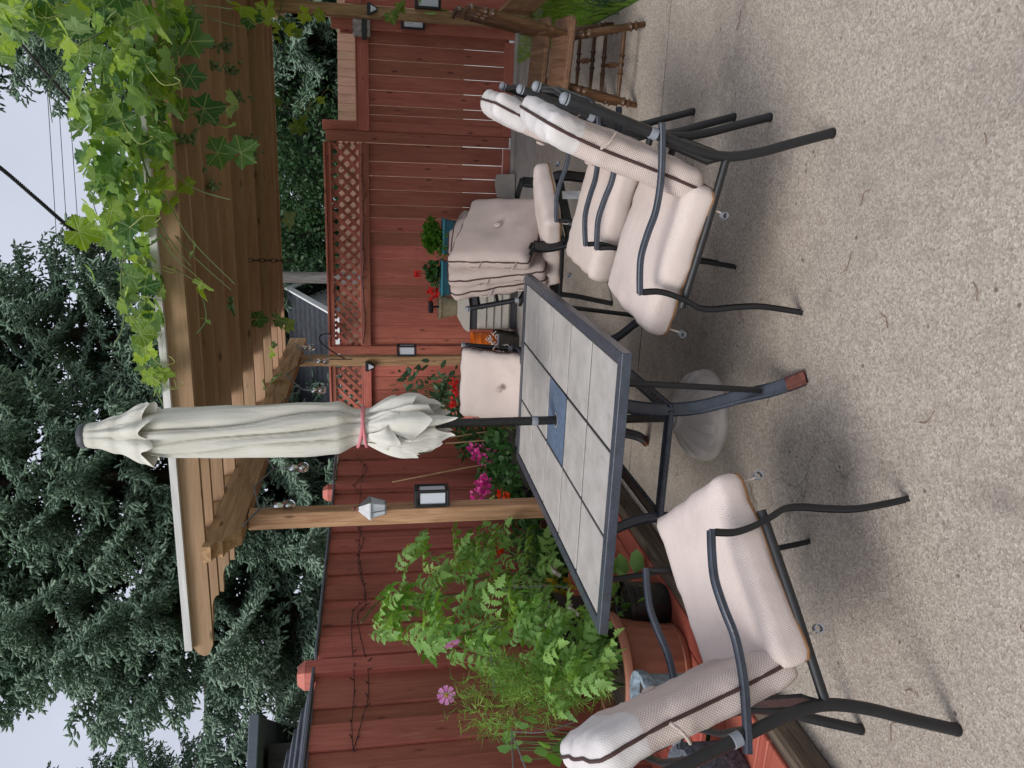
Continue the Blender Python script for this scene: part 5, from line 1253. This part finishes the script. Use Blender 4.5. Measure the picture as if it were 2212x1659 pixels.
# strappy plant and raised bed at the right
g = thing('raised_bed', 'cedar raised bed with leafy crop at the right edge beyond the chairs', 'planter', (1.47, 7.0, 0))
for k in range(2): plank('bed_board', (.035, 1.9, .15), (-.198, 0, .08 + .155 * k), M_CED, g)
plank('bed_board', (1.0, .035, .15), (.32, -.967, .08), M_CED, g); plank('bed_board', (1.0, .035, .15), (.32, -.967, .235), M_CED, g)
p = np.stack([1.75 + rs.randn(700) * .2, 6.2 + rs.rand(700) * 1.6, .5 + rs.rand(700) * .55], 1)
V, F_, T = leafcloud(p, .12, None, .3, .8); tag(link('vegetable_crop', npmesh('vegetable_crop', V, F_, M_TOMS, T)), 'bright leafy vegetables growing in the cedar raised bed', 'plant')
p = np.stack([1.00 + rs.randn(170) * .06, 4.9 + rs.randn(170) * .26, np.full(170, -.01)], 1)
tag(link('strap_plant', blades('strap_plant', p, .27, .010, M_STRAP, 1.3, 5)), 'dark strap leaved clump arching over the paving edge', 'plant')

# ------------------------------------------------------------------ grapevine on the pergola
def grape_leaf(seed):
    r = np.random.RandomState(seed); lobes = ((0, 1.), (58, .86), (-58, .86), (118, .74), (-118, .74)); out = []
    for k in range(56):
        a = -165 + 330 * k / 55; R = 0
        for la, lr in lobes:
            dd = abs(a - la); R = max(R, lr * max(.0, 1 - (dd / 66) ** 1.25))
        R = max(R, .66 * (1 - .15 * abs(a) / 165)); R *= 1 + (.075 if k % 2 else -.05) * r.uniform(.4, 1.5)
        out.append((R, math.radians(a)))
    V = [(0, 0, 0)]; fold = r.uniform(.12, .32); droop = r.uniform(.15, .45); cup = r.uniform(-.15, .2)
    for f in (.5, 1.):
        for R, a in out:
            x, y = R * f * math.sin(a), R * f * math.cos(a)
            V.append((x, y, fold * abs(x) ** 1.2 - droop * max(0, y) ** 2 * .6 + cup * (x * x + y * y) + .05 * math.sin(7 * a + seed) * f))
    n_ = len(out); F_ = [(0, 1 + i, 2 + i) for i in range(n_ - 1)]
    for i in range(n_ - 1): F_ += [(1 + i, 1 + n_ + i, 2 + n_ + i), (1 + i, 2 + n_ + i, 2 + i)]
    return np.array(V) * np.array([.58, .58, .58]), np.array([tuple(reversed(f)) for f in F_])
GL = [grape_leaf(s_) for s_ in range(6)]
GLM = [npmesh('leaf', V, F_, M_VINE, smooth=True) for V, F_ in GL]
g = thing('grapevine', 'leafy grapevine sprawling over the right half of the pergola with hanging shoots', 'vine', (.4, 4.0, 2.5)); g0 = np.array(g.location)
spots = []
def region(poly, k, Yr, bias=1.):
    xs = [a for a, b in poly]; ys = [b for a, b in poly]; c = 0
    while c < k:
        a, b = rs.uniform(min(xs), max(xs)), rs.uniform(min(ys), max(ys)); ins = False; j = len(poly) - 1
        for i in range(len(poly)):
            if (poly[i][1] > b) != (poly[j][1] > b) and a < (poly[j][0] - poly[i][0]) * (b - poly[i][1]) / (poly[j][1] - poly[i][1]) + poly[i][0]: ins = not ins
            j = i
        if ins: spots.append((AY(a, b, rs.uniform(*Yr)), b)); c += 1
region([(160, 60), (150, 200), (165, 330), (200, 420), (230, 520), (300, 560), (345, 520), (360, 330), (375, 120), (380, 0), (200, -60)], 250, (3.5, 4.1))
region([(270, 560), (265, 660), (290, 760), (350, 850), (368, 800), (352, 600), (340, 540)], 44, (3.7, 4.1))
region([(300, 0), (310, 200), (330, 360), (390, 330), (415, 200), (405, 0)], 34, (3.6, 3.9))
region([(0, 0), (0, 150), (60, 60), (130, 110), (190, 60), (190, -40), (0, -40)], 42, (2.9, 3.4))
region([(180, 330), (190, 460), (150, 500), (200, 520), (290, 470)], 14, (3.6, 4.0))
singles = [((440, 235), 4.0, .17), ((500, 225), 3.9, .15), ((470, 330), 3.95, .17), ((520, 330), 3.85, .16), ((498, 275), 3.9, .08), ((170, 500), 3.8, .17), ((400, 400), 3.95, .11), ((365, 440), 3.9, .14), ((420, 540), 3.9, .10), ((437, 610), 3.9, .11), ((432, 635), 3.9, .10), ((445, 690), 3.9, .06), ((340, 815), 3.95, .19), ((310, 760), 3.95, .15), ((395, 240), 3.8, .13), ((410, 90), 3.75, .17), ((395, 40), 3.8, .16),
           ((505, 655), 5.2, .15), ((555, 690), 6.0, .15), ((600, 690), 6.6, .17), ((620, 700), 6.8, .17), ((600, 815), 6.9, .16), ((570, 830), 6.5, .1), ((588, 760), 6.9, .12), ((625, 480), 6.5, .17), ((590, 745), 7.2, .08),
           ((655, 262), 7.0, .12), ((672, 225), 7.0, .13), ((690, 215), 7.0, .09), ((645, 275), 7.0, .14), ((635, 270), 7.0, .14), ((600, 220), 7.3, .09), ((690, 30), 6.4, .12), ((610, 45), 6.7, .12), ((596, 60), 6.7, .10), ((640, 70), 6.7, .10), ((655, 30), 6.6, .14), ((630, 65), 6.7, .12), ((601, 85), 6.7, .09), ((860, 25), 6.3, .14), ((845, 35), 6.3, .12), ((870, 10), 6.3, .13), ((575, 20), 5.5, .16), ((520, 15), 5.0, .2), ((545, 40), 5.2, .16)]
random.Random(5).shuffle(spots)
items = [(p, b, R_.uniform(.07, .135)) for p, b in spots[:252]] + [(AY(x, y, Y), y, s_) for (x, y), Y, s_ in singles]
rest = spots[252:]
for i, (p, b, s_) in enumerate(items):
    o = link('leaf', GLM[i % 6], g, tuple(p - g0)); o.scale = (s_ * 1.05,) * 3
    out = Vector((R_.gauss(-.1, .55), R_.gauss(-.75, .5), R_.gauss(.55, .45))).normalized()       # leaf face towards light
    tip = Vector((R_.gauss(0, .55), R_.gauss(-.35, .4), R_.gauss(-.7, .5)))
    tip = (tip - out * tip.dot(out)); tip = tip.normalized() if tip.length > .05 else Vector((0, 0, -1)); xx = tip.cross(out).normalized()
    o.rotation_euler = Matrix((xx, tip, out)).transposed().to_euler()
n_ = 520
pp = np.stack([rs.uniform(-.9, 2.2, n_), rs.uniform(4.0, 7.6, n_), 2.60 + rs.rand(n_) * .28], 1)
if rest: pp = np.concatenate([pp, np.array([q for q, b in rest])])
d = unit(rs.randn(len(pp), 3) * .5 + np.array([0, -.2, .9])); x, y, d = frames(d, rs.rand(len(pp)) * 6.28); s_ = (rs.uniform(.08, .15, len(pp)))[:, None]
V, F_, T = inst(GL[2][0], GL[2][1], pp - g0, x * s_, y * s_, d * s_); link('foliage', npmesh('foliage', V, F_, M_VINES, T, True), g, kind='stuff')
mb = MB()
for i in range(34):
    x0 = R_.uniform(-.6, 1.5); y0 = R_.uniform(3.7, 4.3); pts = [Vector((x0, y0, R_.uniform(2.5, 2.62)))]
    dx, dy, dz = R_.uniform(-.3, .3), R_.uniform(-.3, .1), R_.uniform(-.12, .14)
    for k in range(4): pts.append(pts[-1] + Vector((dx * .5 + R_.uniform(-.06, .06), dy * .3, dz * .6 - .035 * k + R_.uniform(-.03, .03))))
    pts = catmull([p - Vector(g0) for p in pts], 5); mb.tube(pts, [.005 * (1 - .7 * k / len(pts)) for k in range(len(pts))], 5)
for pts in ([(300, 180), (400, 225), (450, 260), (500, 275)], [(420, 600), (437, 640), (445, 690), (425, 720)], [(300, 760), (330, 830), (365, 900)], [(270, 560), (268, 690), (250, 740)], [(610, 0), (600, 60), (615, 95), (640, 60), (690, 20)], [(620, 200), (660, 240), (690, 220), (705, 205)]):
    mb.tube(catmull([Vector(AY(x, y, 3.95 if x < 560 else 6.8) - g0) for x, y in pts], 6), .004, 5)
mb.obj('shoot', M_STEM, g, smooth=60, kind='stuff')
mb = MB()
for i in range(6):
    pts = [Vector((R_.uniform(-.9, 1.6), R_.uniform(3.9, 4.4), 2.56))]
    for k in range(5): pts.append(pts[-1] + Vector((R_.uniform(-.45, .45), R_.uniform(.1, .6), R_.uniform(-.02, .06))))
    mb.tube(catmull([p - Vector(g0) for p in pts], 5), .012, 7)
mb.obj('old_cane', M_VINEWOOD, g, smooth=60, kind='stuff')
mb = MB()
for i in range(46):
    p = items[R_.randrange(len(items))][0] - g0; a = R_.uniform(0, 6.28); q = Vector(p); r_ = R_.uniform(.02, .05)
    mb.tube(catmull([q, q + Vector((r_ * math.cos(a), -.02, -.03)), q + Vector((1.9 * r_ * math.cos(a + .3), -.03, -.07)), q + Vector((1.6 * r_ * math.cos(a + .6), -.02, -.10 - R_.random() * .03)), q + Vector((1.1 * r_ * math.cos(a), -.01, -.105))], 4), .0018, 4)
mb.obj('tendril', plain('pale_tendril', (.26, .30, .08), .6), g, smooth=60, kind='stuff')
SPH = MB().lathe([(.001, -1), (.5, -.87), (.87, -.5), (1, 0), (.87, .5), (.5, .87), (.001, 1)], (0, 0, 0), 9)
SV = np.array(SPH.v); SF4 = np.array(SPH.f)
for (x, y, Y, n_) in ((365, 160, 4.15, 34), (395, 70, 4.3, 24), (420, 105, 4.5, 24), (460, 140, 5.0, 20), (345, 295, 4.1, 20), (400, 300, 4.2, 20), (475, 100, 5.2, 18), (500, 150, 5.6, 18), (510, 210, 5.6, 16), (545, 330, 6.2, 16), (455, 400, 4.9, 12), (540, 300, 6.0, 14), (435, 365, 4.6, 9)):
    c = AY(x, y, Y); n_ = int(n_ * 1.8); p = rs.randn(n_, 3) * np.array([.017, .017, .030]); r_ = np.full((n_, 1), .011)
    e = np.tile(np.eye(3)[None], (n_, 1, 1)); V, F_, T = inst(SV, SF4, p, e[:, 0] * r_, e[:, 1] * r_, e[:, 2] * r_)
    link('grape_cluster', npmesh('grape_cluster', V, F_, M_GRAPE, None, True), g, tuple(c - g0), kind='stuff')

# ------------------------------------------------------------------ spruces and other trees beyond the fences
_a = np.linspace(0, 2 * math.pi, 5)[:-1]
SPR_V = np.concatenate([np.stack([np.cos(_a) * .55, np.sin(_a) * .55, np.zeros(4)], 1), np.stack([np.cos(_a) * 1., np.sin(_a) * 1., np.full(4, .6)], 1), np.array([[0, 0, 1.]])])
SPR_F = np.array([(i, (i + 1) % 4, 4 + (i + 1) % 4) for i in range(4)] + [(i, 4 + (i + 1) % 4, 4 + i) for i in range(4)] + [(4 + i, 4 + (i + 1) % 4, 8) for i in range(4)])
def spruce(name, label, pos, H, R, seed, z0=.6, dens=1., tone=0., gap=.0, cut=None, lean=(0, 0)):
    r = np.random.RandomState(seed); g = thing('spruce_tree', label, 'tree', pos)
    MB().tube([(0, 0, 0), (lean[0] * .5, lean[1] * .5, H * .5), (lean[0], lean[1], H)], [R * .075, R * .05, .02], 10).obj('trunk', M_BARK, g, smooth=60)
    P, D, S_, Tn = [], [], [], []; bm_ = MB(); z = z0; bi = 0
    while z < H - .25:
        u = (z - z0) / (H - z0); nb = 6 if u < .8 else 5; L0 = R * (1 - u) ** .72
        for k in range(nb):
            if r.rand() < gap: continue
            az = 2 * math.pi * (k + r.rand() * .9) / nb + bi * 1.1; L_ = L0 * r.uniform(.68, 1.22) + .12
            zz = z + r.uniform(-.15, .15); ca, sa = math.cos(az), math.sin(az); m = max(6, int(L_ / .095)); tt = np.linspace(.06, 1, m)
            # droop then lift at the tip
            dz = -.34 * L_ * tt * (1.15 - .75 * tt) + .10 * L_ * tt ** 3; w = r.uniform(-.25, .25)
            lx, ly = lean[0] * zz / H, lean[1] * zz / H
            bp = np.stack([lx + L_ * tt * (ca - sa * w * tt), ly + L_ * tt * (sa + ca * w * tt), zz + dz], 1)
            bm_.tube([tuple(bp[i]) for i in (0, m // 3, 2 * m // 3, m - 1)], [.028 * L_ / 2 + .006, .02 * L_ / 2 + .005, .010, .005], 4)
            bt = r.uniform(-.18, .18)
            for i in range(m):
                if tt[i] < .16 and L_ > 1: continue
                for sd in (-1, 1):
                    l2 = (.20 + .40 * L_ ** .5 * math.sin(min(1, (1.10 - tt[i]) * 1.35) * 1.57)) * r.uniform(.55, 1.2); fw_ = r.uniform(.35, .9)
                    dd = np.array([ca * fw_ - sd * sa, sa * fw_ + sd * ca, -.25 - .35 * r.rand()]); dd /= np.linalg.norm(dd); ns = max(3, int(l2 / .037 * dens))
                    q = (np.arange(ns) + r.rand(ns) * .6) / ns
                    pts = bp[i] + dd * (l2 * q)[:, None] + np.stack([0 * q, 0 * q, -.22 * l2 * q * q], 1)
                    sdv = unit(dd[None] * .8 + r.randn(ns, 3) * .65 + np.array([0, 0, -.12])); 
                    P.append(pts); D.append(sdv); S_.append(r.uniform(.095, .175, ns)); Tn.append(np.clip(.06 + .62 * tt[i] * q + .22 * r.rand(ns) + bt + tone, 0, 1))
        z += (.30 + .16 * (1 - u)) * r.uniform(.85, 1.15); bi += 1
    bm_.obj('branches', M_BARK, g, smooth=60, kind='stuff')
    P, D, S_, Tn = np.concatenate(P), np.concatenate(D), np.concatenate(S_), np.concatenate(Tn)
    if cut is not None: k = cut(P + np.array(pos)); P, D, S_, Tn = P[k], D[k], S_[k], Tn[k]
    x, y, d = frames(D, r.rand(len(D)) * 6.28); w = (S_ * .155 * r.uniform(.8, 1.25, len(S_)))[:, None]
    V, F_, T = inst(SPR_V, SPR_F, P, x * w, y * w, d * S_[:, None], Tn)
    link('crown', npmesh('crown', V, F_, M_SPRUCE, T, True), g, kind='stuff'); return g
def away(U, D, z=0.):       # ground position in the direction of an image column
    p = AD(809, 1659 - U, D); return (p[0], p[1], z)
near = lambda P: P[:, 2] < 13.5
spruce('s', 'broad drooping spruce behind the dark red fence, left of the others', away(365, 15.6), 16.0, 3.1, 3, dens=1.25, cut=near, tone=.06)
spruce('s', 'blue green spruce behind the umbrella, in the middle of the row', away(640, 15.5), 15.5, 2.9, 5, dens=1.1, cut=near, gap=.06, tone=.02)
spruce('s', 'spruce with thin gaps of sky, right end of the row left of the cable', away(935, 17.5), 16, 3.0, 8, dens=1.0, cut=near, gap=.14)
spruce('s', 'far dark spruce whose branches frame the sky above the vine', away(1640, 17), 17, 3.6, 12, z0=1.4, dens=1.0, cut=near, gap=.1)
spruce('s', 'slim spruce in front of the hedge behind the garden gate', away(1560, 16.2), 6.6, 2.2, 15, z0=.8, dens=1.0, tone=.05)
spruce('s', 'small spruce between hedge and gate top, left of the slim one', away(1420, 17.5), 6.8, 2.3, 18, z0=.8, dens=1.0)
spruce('s', 'spruce tip at the far upper left beyond the row', away(-60, 22), 15, 2.6, 21, z0=2, dens=.8, tone=-.1)
def broadleaf(name, label, pos, H, R, seed, n=9000, m=None, size=.085, cat='tree'):
    g = thing(name, label, cat, pos); r = np.random.RandomState(seed)
    MB().tube([(0, 0, 0), (.05, 0, H * .35), (-.05, .1, H * .8)], [.09, .07, .02], 8).obj('trunk', M_BARK, g, smooth=60)
    cs = np.stack([r.randn(34) * R * .45, r.randn(34) * R * .45, H * (.22 + .72 * r.rand(34))], 1); mb = MB()
    for c in cs[:16]: mb.tube([(0, 0, c[2] * .4), tuple(c * np.array([.6, .6, .85])), tuple(c)], [.035, .02, .006], 5)
    mb.obj('limb', M_BARK, g, kind='stuff')
    k = r.randint(0, 34, n); p = cs[k] + r.randn(n, 3) * np.array([.27, .27, .25]) * R * .62; p[:, 2] = np.clip(p[:, 2], .2, H * 1.05)
    tone = np.clip(.15 + .5 * r.rand(34)[k] + .35 * r.rand(n), 0, 1)
    d = unit((p - np.array([0, 0, H * .5])) * .5 + r.randn(n, 3) + np.array([0, 0, -.4])); x, y, d = frames(d, r.rand(n) * 6.28); s_ = (size * (.6 + .8 * r.rand(n)))[:, None]
    V, F_, T = inst(LEAF6[0], LEAF6[1], p, x * s_ * .8, d * s_, y * s_, tone); link('crown', npmesh('crown', V, F_, m or M_HEDGE, T), g, kind='stuff'); return g
for i, (U, D, H, R, lb) in enumerate(((1120, 15.6, 3.6, 1.25, 'dark leafy lilac beside the grey utility pole'), (1200, 15.2, 3.9, 1.35, 'dense dark green lilac above the lattice, second from the pole'), (1290, 15.4, 4.0, 1.4, 'dense dark green lilac above the lattice, third from the pole'), (1375, 16.2, 3.9, 1.4, 'dark green lilac next to the small spruce'), (1480, 18, 4.6, 1.6, 'shaded leafy tree behind the slim spruce'), (1610, 17.0, 4.6, 1.7, 'shaded leafy tree above the gate post'))):
    broadleaf('lilac_tree', lb, away(U, D), H, R, 40 + i, 7500)
broadleaf('lilac_tree', 'pale leafy shrub beside the gabled house behind the pole', away(1045, 17), 3.4, .55, 52, 2500, M_ROSELEAF)

# ------------------------------------------------------------------ beyond the fences: board fence, pole, houses, cables
a, b = AD(768, 130, 13.6), AD(768, 500, 13.6); d = Vector((b[0] - a[0], b[1] - a[1], 0)); ln = d.length; d.normalize()
t = thing('neighbour_fence', 'plain brown board fence across the alley behind the gate', 'fence', (a[0], a[1], -.1), math.atan2(d.y, d.x))
k = -2.2
while k < ln + 3.6:
    plank('board', (.148, .02, 2.16), (k, R_.uniform(-.003, .003), 1.08), M_BROWNF, t); k += .152
plank('rail', (ln + 5.8, .04, .09), (ln / 2 + .7, .04, 1.8), M_BROWNF, t)
p = AD(700, 600, 13.0); t = thing('utility_pole', 'weathered grey wooden utility pole behind the lattice fence', 'pole', (p[0], p[1], -.1))
MB().tube([(0, 0, 0), (0, 0, 3.2)], [.098, .095], 14).obj('shaft', M_GREYWOOD, t, smooth=60)
# gabled house with dark shingles: front gable towards us
def gable(pos, rz, w, dpt, wall, rise, label, m_roof, m_wall, courses=9):
    t = thing('house', label, 'house', pos, rz)
    ov = .28
    MB().prism([(-w / 2, 0), (w / 2, 0), (w / 2, wall), (0, wall + rise), (-w / 2, wall)], 0, dpt, 'y').obj('wall', m_wall, t)
    sl = math.hypot(w / 2, rise); an = math.atan2(rise, w / 2)
    for sd in (-1, 1):
        mb = MB(); n_ = courses
        for k in range(n_):
            u0, u1 = k / n_, (k + 1.25) / n_; l_ = (w / 2 + ov)
            P = lambda u, e: (sd * l_ * (1 - u), wall + rise - (1 - u) * l_ * math.tan(an) + .05 + e)
            (xa, za), (xb, zb) = P(u0, .035), P(min(u1, 1), .0)
            mb.add([(xa, -.3, za), (xb, -.3, zb), (xb, dpt + .3, zb), (xa, dpt + .3, za), (xa, -.3, za - .04), (xb, -.3, zb - .04), (xb, dpt + .3, zb - .04), (xa, dpt + .3, za - .04)], [(0, 1, 2, 3), (4, 7, 6, 5), (0, 4, 5, 1), (2, 6, 7, 3), (0, 3, 7, 4), (1, 5, 6, 2)])
        mb.obj('roof', m_roof, t)
        l_ = w / 2 + ov
        mb = MB(); mb.add([(0, -.32, wall + rise + .09), (sd * l_, -.32, wall + rise + .09 - l_ * math.tan(an)), (sd * l_, -.32, wall + rise - .06 - l_ * math.tan(an)), (0, -.32, wall + rise - .06), (0, -.29, wall + rise + .09), (sd * l_, -.29, wall + rise + .09 - l_ * math.tan(an)), (sd * l_, -.29, wall + rise - .06 - l_ * math.tan(an)), (0, -.29, wall + rise - .06)], [(0, 1, 2, 3), (7, 6, 5, 4), (0, 4, 5, 1), (1, 5, 6, 2), (2, 6, 7, 3), (3, 7, 4, 0)])
        mb.obj('barge_board', M_WHITE, t)
        MB().box((sd * l_, dpt / 2, wall + rise - l_ * math.tan(an) - .02), (.09, dpt + .6, .12)).obj('gutter', M_WHITE, t)
    return t
p = away(1001, 14.8)
gable((p[0], p[1], -.1), YAW + rad(66), 2.3, 7.0, 2.42, .70, 'white gabled house with dark shingle roof beyond the lattice fence', M_SHINGLE, plain('cream_wall', (.60, .60, .60), .7, var=.04))
# red shed between the two fences, and the darker bungalow far left
p = AD(790, 800, 11.5); t = thing('red_shed', 'low red clapboard shed wall seen through the lattice', 'shed', (p[0], p[1], -.1), YAW)
MB().box((0, 0, .82), (3.6, 1.0, 1.64)).obj('wall', M_REDL['x'], t)
for k in range(10): plank('clapboard', (3.62, .02, .15), (0, -.51, .10 + .16 * k), M_REDL, t, (rad(-6), 0, 0))
MB().box((0, 0, 1.70), (3.9, 1.25, .10), .01).obj('roof', M_SHINGLE2, t)
p = away(-78, 11.2); t = thing('bungalow', 'dark sided flat roofed house at the far left behind the fence', 'house', (p[0], p[1], -.1), YAW + rad(25))
MB().box((-2.1, 2, 1.55), (6.0, 5, 3.1)).obj('wall', M_DKSIDING, t)
for k in range(26): MB().box((-4.9 + .225 * k, -.512, 1.6), (.03, .02, 3.0)).obj('batten', M_DKSIDING, t)
MB().box((-2.1, 1.9, 3.24), (6.7, 5.8, .14), .02).obj('roof', M_SHINGLE2, t)
MB().box((-2.1, -1.03, 3.24), (6.75, .06, .13), .01).obj('fascia', plain('slate_fascia', (.10, .12, .15), .6), t)
MB().box((.2, -.53, 1.7), (.07, .05, 2.8)).obj('downpipe', M_WHITE, t)
f = MB().box((-1.6, -.52, 1.9), (1.3, .05, 1.0)).obj('window', M_WHITE, t); MB().box((-1.6, -.55, 1.9), (1.15, .03, .86)).obj('pane', plain('dark_pane', (.03, .035, .045), .1), f)
p = AX(664, 1540, -4.6); t = thing('lean_to', 'grey shingled lean-to roof just over the left fence', 'shed', (-4.9, p[1] - .95, 0))
MB().box((0, 0, .95), (1.7, 2.6, 1.9)).obj('wall', M_DKSIDING, t)
mb = MB()
for k in range(9):
    u0, u1 = k / 9, (k + 1.2) / 9; P = lambda u, e: (.95 - 1.9 * u, 1.90 + .62 * u + e)
    (xa, za), (xb, zb) = P(u0, .03), P(min(1, u1), 0)
    mb.add([(xa, -1.5, za), (xb, -1.5, zb), (xb, 1.0, zb), (xa, 1.0, za), (xa, -1.5, za - .03), (xb, -1.5, zb - .03), (xb, 1.0, zb - .03), (xa, 1.0, za - .03)], [(0, 1, 2, 3), (4, 7, 6, 5), (0, 4, 5, 1), (2, 6, 7, 3), (0, 3, 7, 4), (1, 5, 6, 2)])
mb.obj('roof', M_SHINGLE2, t)
# overhead lines
def line(label, pts, r, name='power_line', twist=False, group=None):
    P = catmull([Vector(q) for q in pts], 14); mb = MB()
    if twist:
        for ph in (0, 2.1, 4.2):
            Q = []
            for i in range((len(P) - 1) * 5 + 1):
                u = i / 5; k = min(int(u), len(P) - 2); p = P[k].lerp(P[k + 1], u - k); an = i * .62 + ph
                Q.append(p + Vector((math.cos(an), 0, math.sin(an))) * r * .8)
            mb.tube(Q, r * .62, 5)
    else: mb.tube(P, r, 5)
    return tag(mb.obj(name, M_CABLE, smooth=60), label, 'cable', group)
line('thick twisted service cable sagging into the spruce', [AD(-90, 1175, 9.6), AD(0, 1297 - 0, 10.0) if False else AD(0, 362, 10.2), AD(80, 430, 10.8), AD(145, 487, 11.4), AD(200, 530, 12.2)] if False else [AD(-60, 325, 9.8), AD(0, 362, 10.2), AD(80, 430, 10.8), AD(145, 487, 11.4), AD(205, 535, 12.2)], .022, 'service_cable', True)
for x0, x1, lb in ((95, 122, 'topmost of the three thin wires above the vine'), (118, 145, 'middle of the three thin wires above the vine'), (140, 170, 'lowest of the three thin wires above the vine')):
    line(lb, [AD(x0 - 12, -80, 24), AD(x0 + 2, 120, 25), AD(x1, 520, 27), AD(x1 + 8, 760, 28)], .012, group=None)
for x0, lb in ((250, 'uppermost of the thin wires at the far left sky'), (275, 'second of the thin wires at the far left sky'), (292, 'third of the thin wires at the far left sky'), (458, 'lowest thin wire at the far left sky, by the bungalow')):
    line(lb, [AD(x0 + 22, 1760, 24), AD(x0 + 12, 1659, 25), AD(x0, 1540, 26), AD(x0 - 20, 1350, 28)], .012)
line('thick black cable crossing the leaves at the top right', [AD(20, -40, 3.6), AD(60, 30, 3.7), AD(95, 75, 3.9), AD(150, 140, 4.2)] if False else [AD(0, 50, 5.6), AD(50, 100, 5.8), AD(110, 170, 6.0), AD(150, 215, 6.2)], .011, 'service_cable')
